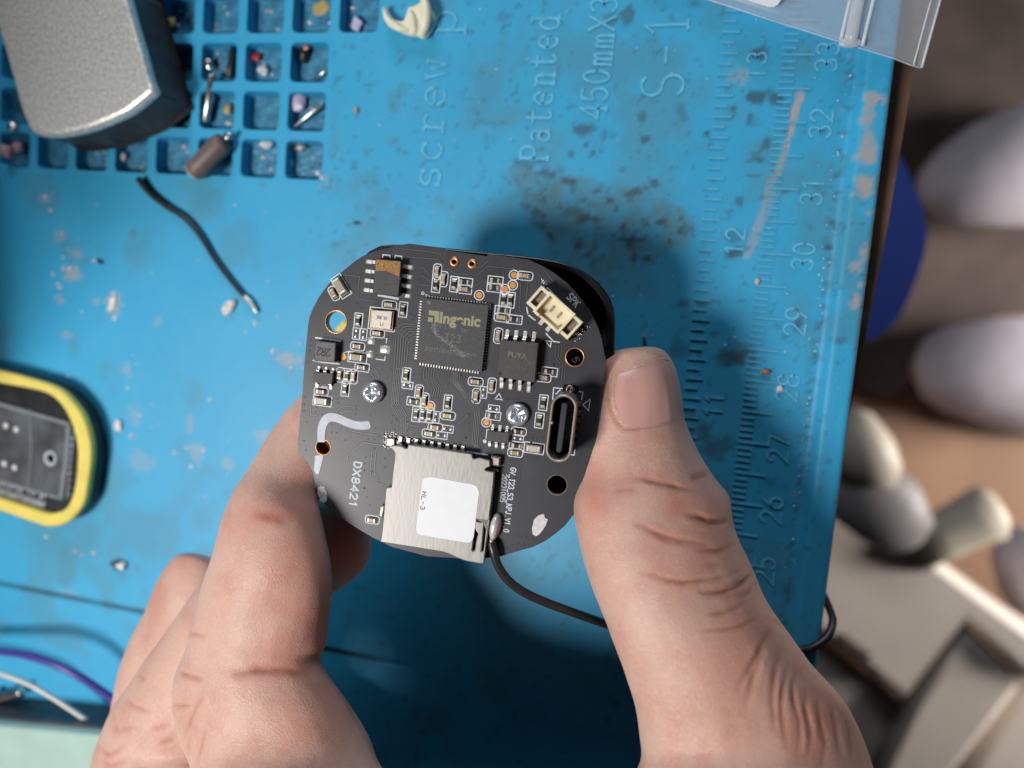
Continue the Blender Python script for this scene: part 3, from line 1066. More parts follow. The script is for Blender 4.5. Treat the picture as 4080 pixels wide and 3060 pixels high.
T, O, Pl, R_ = 'cap_tan', 'cap_olive', 'cap_pale', 'resistor_black'
GOLD = 'cap_gold'
for a in [
    (A, 548, 600, rad(-52), O, 'l', 'q'), (A, 465, 690, rad(-55), T, 's', 'r'),
    (A, 1770, 415, 'v', T, 's', 'r'), (A, 1850, 510, 'v', T, 's', 'r'), (A, 1755, 582, 'v', R_, 's', 'q'),
    (A, 1985, 575, 'v', R_, 's', 'q'), (A, 2120, 550, 'h', R_, 's', 'q'), (A, 2110, 640, 'h', T, 's', 'q'),
    (A, 1165, 835, 'h', Pl, 's', 'r'), (A, 1340, 895, 'v', R_, 's', 'q'), (A, 775, 1035, 'v', R_, 's', 'q'),
    (A, 1015, 1195, 'h', Pl, 's', 'r'), (A, 765, 1360, 'h', T, 's', 'r'), (A, 755, 1500, 'h', O, 'm', 'q'),
    (B, 545, 530, 'h', R_, 's', 'q'), (B, 535, 620, 'h', R_, 's', 'q'), (B, 920, 470, 'h', T, 's', 'r'),
    (B, 650, 770, 'v', R_, 's', 'q'), (B, 735, 775, 'v', R_, 's', 'q'), (B, 635, 905, 'h', R_, 's', 'q'),
    (B, 625, 995, 'h', GOLD, 's', 'r'), (B, 785, 1020, 'h', R_, 's', 'q'), (B, 580, 1225, 'v', T, 's', 'r'),
    (C, 545, 140, 'v', T, 's', 'r'), (C, 635, 155, 'v', R_, 's', 'q'), (C, 715, 160, 'v', Pl, 's', 'r'),
    (C, 820, 45, 'h', O, 's', 'q'), (C, 610, 315, 'v', R_, 's', 'q'), (C, 305, 350, 'h', T, 's', 'r'), (C, 312, 470, 'h', Pl, 'm', 'q'),
    (C, 1380, 145, 'v', R_, 's', 'q'), (C, 1540, 360, 'v', T, 's', 'r'), (C, 1480, 475, 'h', R_, 's', 'q'),
    (C, 1610, 460, 'v', T, 's', 'r'), (C, 1505, 635, 'v', R_, 's', 'q'), (C, 1590, 640, 'v', R_, 's', 'q'), (C, 1675, 650, 'v', R_, 's', 'q'),
    (C, 1905, 490, 'v', R_, 's', 'q'), (C, 1905, 655, 'h', GOLD, 's', 'r'), (C, 1745, 800, 'h', T, 's', 'r'), (C, 1670, 880, 'h', Pl, 's', 'r'),
    (D, 295, 225, 'h', T, 's', 'r'), (D, 500, 275, 'v', T, 's', 'r'), (D, 305, 405, 'v', T, 's', 'r'),
    (D, 1230, 100, 'h', R_, 's', 'q'), (D, 1150, 175, 'h', O, 's', 'r'), (D, 1150, 490, 'v', R_, 's', 'q'), (D, 1100, 715, 'v', R_, 's', 'q'),
    (D, 515, 655, 'h', R_, 's', 'q'), (D, 840, 855, 'h', R_, 's', 'r'), (D, 815, 1035, 'h', R_, 's', 'q'), (D, 795, 1122, 'h', T, 's', 'r'),
    (D, 1030, 1068, 'h', Pl, 'm', 'q'), (E, 255, 1020, 'h', GOLD, 's', 'r'),
]:
    passive(*a)

# bare solder pads
pad_me = MB().disc((0, 0), 0.25, 0.0, 0.16, 12, 0.5).mesh('solder_pad', 'solder', True)
for fn, x, y in [(A, 760, 1160), (A, 750, 1235), (A, 850, 1172), (A, 845, 1247), (C, 1365, 262), (C, 1440, 275), (C, 1765, 630), (C, 1755, 705), (C, 1870, 815), (C, 1950, 826),
                 (C, 1795, 895), (C, 1876, 906), (D, 405, 320), (D, 395, 395), (D, 490, 560), (D, 570, 570), (D, 795, 932), (D, 870, 945)]:
    c = bl(fn(x, y))
    link('solder_pad', pad_me, None, board, (c[0], c[1], 0))
for fn, a, b in [(A, (755, 1198), 'v'), (A, (848, 1210), 'v'), (C, (1402, 268), 'h'), (C, (1760, 668), 'v'), (C, (1910, 820), 'h'), (C, (1835, 900), 'h'), (D, (400, 358), 'v'), (D, (530, 565), 'h'), (D, (832, 938), 'h')]:
    c = bl(fn(*a))
    w_, h_ = (1.5, 0.95) if b == 'h' else (0.95, 1.55)
    sk([(c[0] + p[0], c[1] + p[1]) for p in rrect(w_, h_, 0.03, 1)], 0.12, True)
big_pad = MB().add([(-.5, -.5, 0), (.5, -.5, 0), (.5, .5, 0), (-.5, .5, 0), (-.4, -.4, .12), (.4, -.4, .12), (.4, .4, .12), (-.4, .4, .12), (0, 0, .17)],
                   [(0, 1, 5, 4), (1, 2, 6, 5), (2, 3, 7, 6), (3, 0, 4, 7), (4, 5, 8), (5, 6, 8), (6, 7, 8), (7, 4, 8)]).mesh('solder_pad', 'solder', True)
for x, y, w_, h_ in [(945, 1290, 1.02, 1.0), (1120, 1400, 1.42, 1.08), (925, 1460, 1.0, 0.98)]:
    c = bl(A(x, y))
    o = link('solder_pad', big_pad, None, board, (c[0], c[1], 0))
    o.scale = (w_, h_, 1)
# round copper test points
dot = MB().disc((0, 0), 0.42, 0, 0.03, 24).mesh('test_point', 'copper_pad')
for fn, x, y in [(A, 595, 1490), (B, 783, 462), (B, 768, 588), (B, 670, 640), (B, 345, 715), (C, 1690, 530), (D, 435, 735)]:
    c = bl(fn(x, y))
    link('test_point', dot, None, board, (c[0], c[1], 0))
    if (x, y) != (595, 1490):
        sk(circle(c, 0.64, 24), 0.13, True)

# ---- gull-wing leads
lead_cache = {}


def lead_mesh(w, span, top, name='lead'):
    k = (w, span, top)
    if k not in lead_cache:
        prof = [(-0.25, top), (span * 0.28, top), (span * 0.42, top * 0.82), (span * 0.55, 0.22), (span * 0.66, 0.13), (span, 0.11)]
        t = 0.13
        mb = MB()
        vs = []
        for x, z in prof:
            vs += [(x, -w / 2, z), (x, w / 2, z), (x, w / 2, z - t), (x, -w / 2, z - t)]
        fs = []
        for i in range(len(prof) - 1):
            a, b = i * 4, i * 4 + 4
            fs += [(a, a + 1, b + 1, b), (a + 1, a + 2, b + 2, b + 1), (a + 2, a + 3, b + 3, b + 2), (a + 3, a, b, b + 3)]
        m = len(prof) - 1
        fs += [(3, 2, 1, 0), (m * 4, m * 4 + 1, m * 4 + 2, m * 4 + 3)]
        mb.add(vs, fs)
        # solder under and round the foot
        e = w * 0.78
        x0, x1 = span * 0.5, span + 0.32
        mb.add([(x0, -e / 1.25, 0.01), (x1 - 0.1, -e / 1.25, 0.01), (x1, 0, 0.01), (x1 - 0.1, e / 1.25, 0.01), (x0, e / 1.25, 0.01), (x0 + 0.06, -w / 2.2, 0.17), (span + 0.08, -w / 2.4, 0.15), (span + 0.16, 0, 0.13), (span + 0.08, w / 2.4, 0.15), (x0 + 0.06, w / 2.2, 0.17)],
               [(0, 1, 6, 5), (1, 2, 7, 6), (2, 3, 8, 7), (3, 4, 9, 8), (4, 0, 5, 9), (5, 6, 7, 8, 9)])
        lead_cache[k] = mb.mesh('lead', 'lead', False)
    return lead_cache[k]


def add_lead(chip, me, edge, direction):
    link('lead', me, None, chip, (edge[0], edge[1], 0), math.atan2(direction[1], direction[0]))


def chip_from_quad(name, quad_px, h, z0, mat, bevel=0.12, draft=0.10):
    """black moulded body: quad of photo points on the top face"""
    q = np.array([bp(p[0], p[1], h) for p in quad_px])
    c = q.mean(0)
    mid = z0 + (h - z0) * 0.5
    q = q[::-1] if np.cross(q[1] - q[0], q[2] - q[1]) < 0 else q

    def ring(k, z):
        return [(c[0] + (p[0] - c[0]) * k, c[1] + (p[1] - c[1]) * k, z) for p in q]
    r0 = np.abs(q - c).mean()
    rings = [ring(1.0, z0), ring(1 + draft / r0, mid), ring(1 + bevel * 0.25 / r0, h - 0.04), ring(1 - bevel * 0.25 / r0, h)]
    vs = [p for rg in rings for p in rg]
    fs = [(3, 2, 1, 0), (12, 13, 14, 15)]
    for r_ in range(3):
        for k in range(4):
            fs.append((r_ * 4 + k, r_ * 4 + (k + 1) % 4, r_ * 4 + 4 + (k + 1) % 4, r_ * 4 + 4 + k))
    mb = MB().add(vs, fs)
    return mb.build(name, mat, board)


def mark(chip, text, fn, p0, p1, hgt, h, mat, w=0.09, gap=1.25):
    text_mesh(text, bl(fn(*p0), h), bl(fn(*p1), h), hgt, w, h - 0.01, h + 0.006, False, gap).build('marking', mat, chip)


# ---- main processor
hT = 0.9
TQ = [(1683, 1187), (1947, 1217), (1919, 1481), (1659, 1443)]
proc = chip_from_quad('processor_chip', TQ, hT, 0.06, 'chip_black', 0.08, 0.02)
proc['label'] = 'large square processor chip marked T23'
tq = [np.array(bp(p[0], p[1], 0.4)) for p in TQ]
pin = MB().box((0.16, 0, 0.14), (0.42, 0.17, 0.16)).mesh('lead', 'lead')
cT = np.mean(tq, 0)
for s in range(4):
    a, b = tq[s], tq[(s + 1) % 4]
    d = (b - a) / np.linalg.norm(b - a)
    nrmv = np.array([d[1], -d[0]])
    if nrmv @ (a - cT) < 0:
        nrmv = -nrmv
    for k in range(22):
        p = a + (b - a) * (0.055 + 0.89 * k / 21)
        add_lead(proc, pin, p, nrmv)
MB().disc(bl(A(1672, 808), hT), 0.25, hT - 0.01, hT + 0.006, 16).build('marking', 'laser_mark', proc)
font_mesh('marking', 'Ingenic', bl(A(1805, 1060), hT), bl(B(355, 1110), hT), 'laser_gold', hT - 0.01, hT + 0.007, proc, 0.035)
mb = MB()
for poly in ([(1672, 905), (1805, 918), (1800, 1060), (1740, 1055), (1745, 972), (1668, 962)], [(1664, 990), (1722, 996), (1718, 1052), (1658, 1045)]):
    mb.prism([bl(A(*p), hT) for p in poly], hT - 0.01, hT + 0.007)
mb.build('marking', 'laser_gold', proc)
mark(proc, 'T23', A, (1870, 1295), (2065, 1312), 1.0, hT, 'laser_mark', 0.1, 1.6)
mark(proc, '202371804ST0220-N', A, (1620, 1405), (2200, 1490), 0.47, hT, 'laser_mark', 0.075)
mark(proc, '0-N', B, (180, 1485), (305, 1500), 0.47, hT, 'laser_mark', 0.075)
# chalky arc rubbed over the chip
mb = MB()
rr = random.Random(4)
arcp = smooth_path([A(1740, 1080), A(1740, 1150), A(1790, 1230), A(1900, 1310), A(2010, 1400), A(2110, 1480)], 10)
arc2 = smooth_path([A(1790, 1080), A(1900, 1120), A(2050, 1150), A(2180, 1160)], 10)
for path, nn, sp in ((arcp, 520, 16), (arc2, 60, 14)):
    for k in range(nn):
        p = path[rr.randrange(len(path))]
        x, y = p[0] + rr.gauss(0, sp * K), p[1] + rr.gauss(0, sp * 1.0 * K)
        c = bp(x, y, hT)
        mb.disc(c, rr.uniform(0.02, 0.055), hT - 0.005, hT + 0.004 + rr.random() * 0.003, 5)
o = mb.build('chalk_smear', 'chalk', proc)
o['kind'] = 'stuff'

# ---- flash memory chip (eight legs)
hF = 1.7
FQ = [B(612, 1288), B(1086, 1325), D(1040, 232), D(560, 160)]
flash = chip_from_quad('memory_chip', FQ, hF, 0.15, 'chip_dark', 0.12, 0.10)
flash['label'] = 'eight legged memory chip with three lines of marking'
ldF = lead_mesh(0.46, 1.25, 0.85)
upv, dnv = np.array([0, 1.0]), np.array([0, -1.0])
qF = [np.array(bp(p[0], p[1], 0.85)) for p in FQ]
for k, t in enumerate((0.14, 0.38, 0.62, 0.86)):
    pt = qF[0] + (qF[1] - qF[0]) * t
    add_lead(flash, ldF, pt + np.array([0, 0.0]), upv)
    pb = qF[3] + (qF[2] - qF[3]) * t
    add_lead(flash, ldF, pb, dnv)
font_mesh('marking', 'PUYA', bl(B(705, 1490), hF), bl(B(940, 1520), hF), 'laser_mark', hF - 0.01, hF + 0.006, flash, 0.02)
mark(flash, 'P25Q64SH', B, (650, 1560), (1010, 1600), 0.52, hF, 'laser_faint', 0.08)
mark(flash, '481PR10', B, (665, 1630), (935, 1660), 0.52, hF, 'laser_faint', 0.08)
MB().lathe((*bl(D(607, 122), hF), hF), [(0.20, 0.002), (0.22, 0.006), (0.26, 0.006), (0.27, 0.0)], 20).build('pin_mark', 'ink_dark', flash)

# ---- second eight-legged chip with brown glue
hS = 1.45
SQ = [A(1000, 262), A(1318, 290), A(1285, 722), A(962, 690)]
aud = chip_from_quad('amplifier_chip', SQ, hS, 0.15, 'chip_black', 0.12, 0.08)
aud['label'] = 'eight legged chip half covered in brown glue'
qS = [np.array(bp(p[0], p[1], 0.75)) for p in SQ]
ldS = lead_mesh(0.46, 1.3, 0.75)
for t in (0.03, 0.31, 0.59, 0.87):
    t2 = t + 0.06
    add_lead(aud, ldS, qS[0] + (qS[3] - qS[0]) * t2, (-1, 0.02))
    add_lead(aud, ldS, qS[1] + (qS[2] - qS[1]) * (t2 + 0.03), (1, -0.05))
mb = MB()
gp = [A(1003, 266), A(1315, 293), A(1312, 380), A(1300, 478), A(1262, 470), A(1215, 440), A(1180, 430), A(1140, 412), A(1080, 408), A(1000, 410)]
plg = [bl(p, hS) for p in gp]
plate('glue', [plg[::-1]], hS - 0.02, hS + 0.05, 'glue_brown', aud, 0.02)
MB().lathe((*bl(A(1082, 335), hS), hS + 0.03), [(0.26, 0.0), (0.25, 0.03), (0.2, 0.045), (0.16, 0.03), (0.001, 0.02)], 18).build('pin_mark', 'glue_brown', aud, True)
mark(aud, 'C02A', A, (1262, 475), (1215, 640), 0.62, hS, 'laser_faint', 0.08)
mark(aud, 'MHL1', A, (1178, 455), (1135, 620), 0.62, hS, 'laser_faint', 0.08)
skp(A, [(1035, 715), (1285, 760)], 0.28)
skp(A, [(1090, 245), (1095, 205), (1180, 215), (1182, 245)], 0.16)
skp(A, [(1240, 250), (1250, 215), (1330, 228), (1332, 260)], 0.16)

# ---- crystal oscillator
hX = 0.75
xq = [A(955, 905), A(1210, 918), A(1188, 1148), A(938, 1112)]
xtal = chip_from_quad('crystal_oscillator', [A(940, 898), A(1232, 918), A(1212, 1158), A(925, 1122)], 0.5, 0.05, 'crystal_gold', 0.1, 0.0)
qx = np.array([bl(p, hX) for p in xq])[::-1]
cxq = qx.mean(0)
mb = MB()
lid = []
for p in qx:
    lid.append(tuple(p))
rl = []
for k in range(4):
    a, b, c = qx[k - 1], qx[k], qx[(k + 1) % 4]
    for t in (0.09, 0.03):
        rl.append(tuple(b + (a - b) * t))
    for t in (0.03, 0.09):
        rl.append(tuple(b + (c - b) * t))
plate('lid', [rl], 0.45, hX, 'crystal_metal', xtal, 0.05)
mark(xtal, '24.000', A, (1145, 990), (1020, 970), 0.42, hX, 'ink_brown', 0.07)
mark(xtal, 'FT', A, (1098, 1060), (1055, 1055), 0.42, hX, 'ink_brown', 0.07)
skp(A, [(935, 862), (1250, 895)], 0.14)
skp(A, [(935, 862), (905, 1130), (1235, 1178), (1245, 1120)], 0.14)
sk(circle(bl(A(1272, 898)), 0.14, 14), 0.08, True)

# ---- inductor marked 2R2
hI = 1.3
ind = chip_from_quad('inductor', [A(245, 1290), A(492, 1322), A(478, 1552), A(228, 1532)], hI, 0.3, 'inductor_body', 0.2, 0.05)
ind['label'] = 'grey square inductor marked 2R2'
q1 = np.array([bl(p, 0.2) for p in [A(265, 1285), A(555, 1315), A(540, 1560), A(240, 1545)]])[::-1]
MB().prism([tuple(p) for p in q1], 0.02, 0.45).build('base', 'chip_black', ind)
mark(ind, '2R2', A, (432, 1395), (268, 1372), 1.0, hI, 'ink_dark', 0.16, 1.0)
skp(A, [(245, 1250), (330, 1262), (560, 1292)], 0.22)
skp(A, [(215, 1535), (330, 1560), (540, 1580)], 0.2)

# ---- small six-leg regulators
for nm, quad, ups, dns, txt in [('regulator_chip', [C(225, 105), C(462, 125), C(445, 258), C(215, 235)], [C(270, 95), C(360, 105), C(448, 118)], [C(255, 228), C(428, 250)], None),
                                ('power_chip', [D(455, 845), D(722, 872), D(705, 1002), D(442, 972)], [D(505, 850), D(595, 860), D(685, 870)], [D(478, 970), D(562, 985), D(648, 998)], '01-N10')]:
    hh_ = 0.95
    ch = chip_from_quad(nm, quad, hh_, 0.1, 'chip_black', 0.1, 0.06)
    ld = lead_mesh(0.38, 0.62, 0.5)
    for p in ups:
        add_lead(ch, ld, bl(p, 0.45), (0.03, 1))
    for p in dns:
        add_lead(ch, ld, bl(p, 0.45), (-0.03, -1))
    if txt:
        mark(ch, txt, D, (665, 925), (480, 900), 0.62, hh_, 'laser_faint', 0.07)
MB().disc(bl(D(415, 975)), 0.26, 0, 0.02, 14).build('orientation_dot', 'silk', board)
skp(D, [(442, 828), (432, 940)], 0.12)
skp(D, [(442, 828), (470, 832)], 0.12)
skp(D, [(722, 850), (735, 860), (728, 985)], 0.12)
skp(C, [(320, 285), (395, 290)], 0.12)

# ---- cream two-way socket
sock = empty('speaker_socket')
sock.parent = board
sock.matrix_world = board.matrix_world
hC = 2.9
e0, e1 = np.array(bl(B(1030, 690), 1.0)), np.array(bl(B(1560, 1240), 1.0))
# axis along the socket, cross axis towards the board edge
ax = np.array(bl(B(1545, 1200))) - np.array(bl(B(1035, 745)))
ax = ax / np.linalg.norm(ax)
cr = np.array([-ax[1], ax[0]])
c0s = np.array(bl(B(1300, 935), hC * 0.6))


def sq(u, v): return tuple(c0s + ax * u + cr * v)


def sbox(u0, u1, v0, v1, z0, z1, mb):
    p = [sq(u0, v0), sq(u1, v0), sq(u1, v1), sq(u0, v1)]
    mb.prism(p, z0, z1)


mb = MB()
sbox(-3.55, 3.55, -1.55, 1.5, 0.05, 0.55, mb)                  # floor
sbox(-1.9, 1.9, -1.6, 1.5, 0.5, 1.5, mb)
sbox(-3.3, 3.3, -1.1, 1.1, 0.5, 1.25, mb)
sbox(-3.55, -3.2, -1.5, 1.45, 0.5, hC - 0.25, mb)
sbox(3.2, 3.55, -1.5, 1.45, 0.5, hC - 0.25, mb)
sbox(-3.21, -2.1, -1.5, -1.05, 0.5, hC - 0.25, mb)
sbox(2.1, 3.21, -1.5, -1.05, 0.5, hC - 0.25, mb)
sbox(-3.21, -2.1, 1.05, 1.45, 0.5, hC - 0.25, mb)
sbox(2.1, 3.21, 1.05, 1.45, 0.5, hC - 0.25, mb)
sbox(-2.2, -1.85, -1.75, 1.62, 0.5, hC, mb)
sbox(1.85, 2.2, -1.75, 1.62, 0.5, hC, mb)
sbox(-1.86, 1.86, 1.25, 1.62, 0.5, hC, mb)
sbox(-1.86, 1.86, -1.75, -1.4, 0.5, hC * 0.72, mb)
sbox(-1.86, -1.2, -1.76, -1.41, 0.5, hC, mb)
sbox(1.2, 1.86, -1.76, -1.41, 0.5, hC, mb)
body = mb.build('shell', 'cream_plastic', sock)
bv = body.modifiers.new('bevel', 'BEVEL')
bv.width = 0.05 * S
bv.segments = 2
for u0, u1 in ((-3.1, -2.3), (2.3, 3.1)):
    m2 = MB()
    sbox(u0, u1, -0.95, 1.0, 1.2, 1.7, m2)
    m2.build('anchor_tab', 'usb_pad', sock)
for u in (-0.62, 0.62):
    m2 = MB()
    sbox(u - 0.16, u + 0.16, -0.35, 0.5, 1.45, 1.7, m2)
    m2.build('contact', 'cap_olive', sock)
    m2 = MB()
    sbox(u - 0.28, u + 0.28, -2.55, -1.5, 0.04, 0.34, m2)
    m2.build('lead', 'lead', sock)
sock['label'] = 'cream plastic two pin socket set at an angle'
rr = random.Random(9)
mb = MB()
for base, n_ in ((B(1570, 1200), 34), (B(1150, 560), 14), (B(1640, 1150), 16)):
    for k in range(n_):
        x, y = base[0] + rr.gauss(0, 12), base[1] + rr.gauss(0, 9)
        mb.disc(bp(x, y), rr.uniform(0.05, 0.14), 0.0, rr.uniform(0.08, 0.25), 6, 0.5)
o = mb.build('solder_balls', 'solder', board, True)
o['kind'] = 'stuff'
plate('flux_residue', [[bl(B(*p)) for p in [(1480, 1290), (1700, 1160), (1680, 1110), (1600, 1080), (1450, 1260)]]], 0.0, 0.03, 'flux', board)
skp(B, [(1200, 618), (1365, 782), (1635, 1090)], 0.16)
skp(B, [(945, 870), (960, 960), (1050, 1030)], 0.16)
skp(B, [(1185, 1195), (1280, 1295), (1355, 1308)], 0.16)
skp(B, [(1175, 1285), (1255, 1300), (1240, 1365)], 0.13, True)
skp(D, [(597, 375), (635, 452), (548, 438)], 0.13, True)
skp(D, [(1742, 445), (1722, 588), (1652, 512)], 0.13, True)
for txt, p0, p1, hgt, fn, w_ in [('SPK', (1440, 745), (1555, 870), 0.95, B, 0.15)]:
    text_mesh(txt, bl(fn(*p0)), bl(fn(*p1)), hgt, w_, 0.0, 0.02).build('silkscreen_text', 'silk', board)

# ---- screws
for nm, (sx, sy), rpx, rot, lab in [('screw', C(962, 362), 142, 0.10, 'silver cross-head screw beside the white glue smear'), ('screw', D(825, 640), 150, 0.55, 'silver cross-head screw beside the socket with oval mouth')]:
    hh_ = 1.0
    c = bp(sx, sy, hh_ * 0.6)
    r_ = 1.55
    ob = MB().lathe((0, 0, 0), [(r_ * 0.98, 0.02), (r_, 0.25), (r_ * 0.985, 0.5), (r_ * 0.93, 0.78), (r_ * 0.8, 0.97), (r_ * 0.6, 1.07), (0.001, 1.12)], 40).build(nm, 'screw_metal', board, True, (c[0], c[1], 0.0), rot)
    ob['label'] = lab
    mb = MB()
    a_, b_ = 0.92, 0.30
    cross = []
    for k in range(4):
        t = math.pi / 2 * k
        for (x, y) in ((b_, -b_), (a_ * 0.8, -b_), (a_, -b_ * 0.8), (a_, b_ * 0.8), (a_ * 0.8, b_)):
            cross.append((x * math.cos(t) - y * math.sin(t), x * math.sin(t) + y * math.cos(t)))
    n_ = len(cross)
    vs = [(x, y, 1.125) for x, y in cross] + [(x * 0.55, y * 0.55, 0.93) for x, y in cross] + [(x * 0.2, y * 0.2, 0.86) for x, y in cross]
    # sloping walls of the cross recess, sitting in a shallow dish
    mb.add([(x, y, 1.075 + 0.055 * (1 - (x * x + y * y))) for x, y in cross] + vs[n_:], [(k, (k + 1) % n_, n_ + (k + 1) % n_, n_ + k) for k in range(n_)] + [(n_ + k, n_ + (k + 1) % n_, 2 * n_ + (k + 1) % n_, 2 * n_ + k) for k in range(n_)] + [tuple(range(2 * n_, 3 * n_))])
    # cut the head open where the recess is
    me = ob.data
    bm = bmesh.new()
    bm.from_mesh(me)
    bm.to_mesh(me)
    bm.free()
    rec = mb.build('cross_recess', 'screw_recess', ob)
    cut = MB().add([(x, y, 0.6) for x, y in cross] + [(x, y, 1.4) for x, y in cross], [tuple(range(n_ - 1, -1, -1)), tuple(range(n_, 2 * n_))] + [(k, (k + 1) % n_, n_ + (k + 1) % n_, n_ + k) for k in range(n_)]).build('cutter', 'screw_recess', ob)
    md = ob.modifiers.new('cut', 'BOOLEAN')
    md.object = cut
    md.operation = 'DIFFERENCE'
    bpy.context.view_layer.update()
    dg = bpy.context.evaluated_depsgraph_get()
    me2 = bpy.data.meshes.new_from_object(ob.evaluated_get(dg))
    ob.modifiers.clear()
    ob.data = me2
    bpy.data.objects.remove(cut)

# ---- USB socket standing on the board
usb = empty('usb_socket')
usb.parent = board
usb.matrix_world = board.matrix_world
usb['label'] = 'oval steel socket standing upright near the board edge'
hU = 5.6
ring_px = [D(1420, 395), D(1345, 1240)]
top = np.array(bl(D(1430, 385), hU))
bot = np.array(bl(D(1325, 1240), hU))
dU = (bot - top) / np.linalg.norm(bot - top)
nU = np.array([dU[1], -dU[0]])
cU = (top + bot) / 2
Lu = np.linalg.norm(bot - top)
Wu = 3.25


def stadium(L, w, n=12):
    r_ = w / 2
    pts = []
    for s, a0 in ((1, -90), (-1, 90)):
        for k in range(n + 1):
            a = rad(a0 + 180 * k / n)
            x, y = s * 0 + (L / 2 - r_) * s + r_ * math.cos(a), r_ * math.sin(a)
            pts.append(tuple(cU + dU * x + nU * y))
    return pts


plate('shell', [stadium(Lu, Wu), stadium(Lu - 0.62, Wu - 0.62)], 0.1, hU, 'usb_steel', usb, 0.10)
plate('well', [stadium(Lu - 0.6, Wu - 0.6)], 0.05, 0.35, 'black_plastic', usb)
plate('tongue', [stadium(Lu - 2.2, 0.72)], 0.35, hU - 0.9, 'tongue_plastic', usb, 0.12)
for x, y in [(1600, 505), (1588, 615), (1575, 705), (1557, 797), (1545, 890), (1528, 1010)]:
    c = bl(D(x, y))
    MB().rbox((0, 0, 0.12), (0.95, 0.62, 0.24), 0.05).build('pad', 'usb_pad', usb, False, (c[0] - 0.1, c[1], 0), math.atan2(nU[1], nU[0]))
c = bl(D(1490, 318))
MB().lathe((0, 0, 0), [(0.62, 0.02), (0.6, 0.35), (0.45, 0.45), (0.3, 0.42), (0.26, 0.2), (0.001, 0.2)], 20).build('anchor_tab', 'usb_pad', usb, True, (c[0], c[1], 0))
c = bl(D(1275, 730), hU * 0.8)
MB().disc((0, 0), 0.2, 0, 0.16, 10, 0.5).build('dimple', 'usb_steel', usb, True, (c[0] - 0.05, c[1], hU - 0.15))
plate('flux_residue', [[bl(D(*p)) for p in [(1395, 300), (1420, 255), (1600, 275), (1600, 350), (1560, 370), (1400, 380)]]], 0.0, 0.03, 'flux', board)
skp(D, [(1400, 310), (1283, 300), (1270, 450)], 0.14)
skp(D, [(1590, 345), (1650, 355), (1635, 450)], 0.14)
skp(D, [(1475, 1138), (1540, 1150), (1550, 1070)], 0.14)
skp(D, [(1365, 325), (1310, 380)], 0.14)

# ---- memory card slot
hD = 1.65
slot = empty('card_slot')
slot.parent = board
slot.matrix_world = board.matrix_world
slot['label'] = 'steel memory card slot with a white sticker'
top_px = [(505, 72), (600, 82), (655, 95), (668, 112), (700, 112), (712, 72), (720, 66), (1100, 122), (1518, 182), (1532, 235), (1550, 250), (1575, 240), (1610, 235), (1742, 262), (1750, 345), (1700, 368), (1688, 382), (1700, 397), (1800, 410),
          (1790, 560), (1768, 760), (1745, 930), (1738, 1010), (1720, 1180), (1700, 1330), (1668, 1575), (1600, 1568), (1430, 1535), (1330, 1498), (1230, 1450), (1150, 1424), (700, 1352), (362, 1298), (385, 1130), (402, 960), (432, 608), (500, 600), (514, 440), (538, 260), (545, 180), (500, 112)]
slit1 = [(1556, 1130), (1592, 1190), (1570, 1280), (1553, 1400), (1530, 1408), (1522, 1400), (1540, 1260)]
slit2 = [(1578, 1012), (1718, 1028), (1714, 1060), (1690, 1150), (1668, 1350), (1660, 1412), (1638, 1410), (1650, 1300), (1672, 1060), (1662, 1046), (1578, 1034)]
plate('top_plate', [[bl(E(*p), hD) for p in top_px][::-1], [bl(E(*p), hD) for p in slit1], [bl(E(*p), hD) for p in slit2]], hD - 0.34, hD, 'steel', slot, 0.15)
# folded side walls under the plate
mb = MB()
for chain in ([(720, 72), (1100, 128), (1515, 188)], [(1795, 420), (1785, 560), (1763, 760), (1742, 930), (1733, 1010), (1716, 1180), (1696, 1330), (1668, 1560)], [(366, 1292), (389, 1130), (406, 960), (434, 620)], [(517, 560), (525, 440), (543, 260)]):
    pts = [bl(E(*p), hD) for p in chain]
    ins = [tuple(np.array(p) + (np.array(bl(E(1080, 820), hD)) - np.array(p)) * 0.012) for p in pts]
    mb.ribbon(ins, 0.15, 0.06, hD - 0.12)
mb.build('side_wall', 'steel', slot)
plate('inner_tray', [[bl(E(*p), 0.6) for p in [(560, 150), (1730, 320), (1640, 1480), (1200, 1420), (400, 1290)]][::-1]], 0.05, 0.6, 'steel_dark', slot)
lead_sd = MB().rbox((0, 0, 0.16), (0.55, 0.95, 0.3), 0.08).mesh('lead', 'lead')
for x, y in [(1315, 955), (1415, 975), (1515, 985), (1610, 1000), (1710, 1015), (1805, 1030), (1905, 1045), (2000, 1060), (2100, 1070)]:
    c = bl(C(x, y - 2), 0.1)
    link('lead', lead_sd, None, slot, (c[0], c[1], 0), rad(-1))
plate('flux_residue', [[bl(C(*p)) for p in [(1110, 850), (1260, 858), (1275, 900), (1700, 960), (2140, 1020), (2130, 1090), (1250, 1010), (1180, 1070), (1090, 1050)]]], 0.0, 0.025, 'flux', board)
MB().rbox((0, 0, 0.25), (1.2, 1.1, 0.5), 0.15).build('mounting_tab', 'terminal', slot, False, (*bl(C(1190, 985), 0.3), 0), 0.1)
MB().rbox((0, 0, 0.5), (1.35, 1.3, 1.0), 0.2).build('mounting_tab', 'usb_pad', slot, False, (*bl(E(1815, 275), 0.7), 0), -0.02)
MB().rbox((0, 0, 0.35), (0.55, 1.6, 0.7), 0.2).build('mounting_tab', 'terminal', slot, False, (*bl(E(388, 905), 0.4), 0), -0.09)
plate('latch_notch', [[bl(E(*p), 1.0) for p in [(1690, 372), (1850, 380), (1845, 408), (1720, 412)]]], 0.2, 1.0, 'steel_dark', slot)
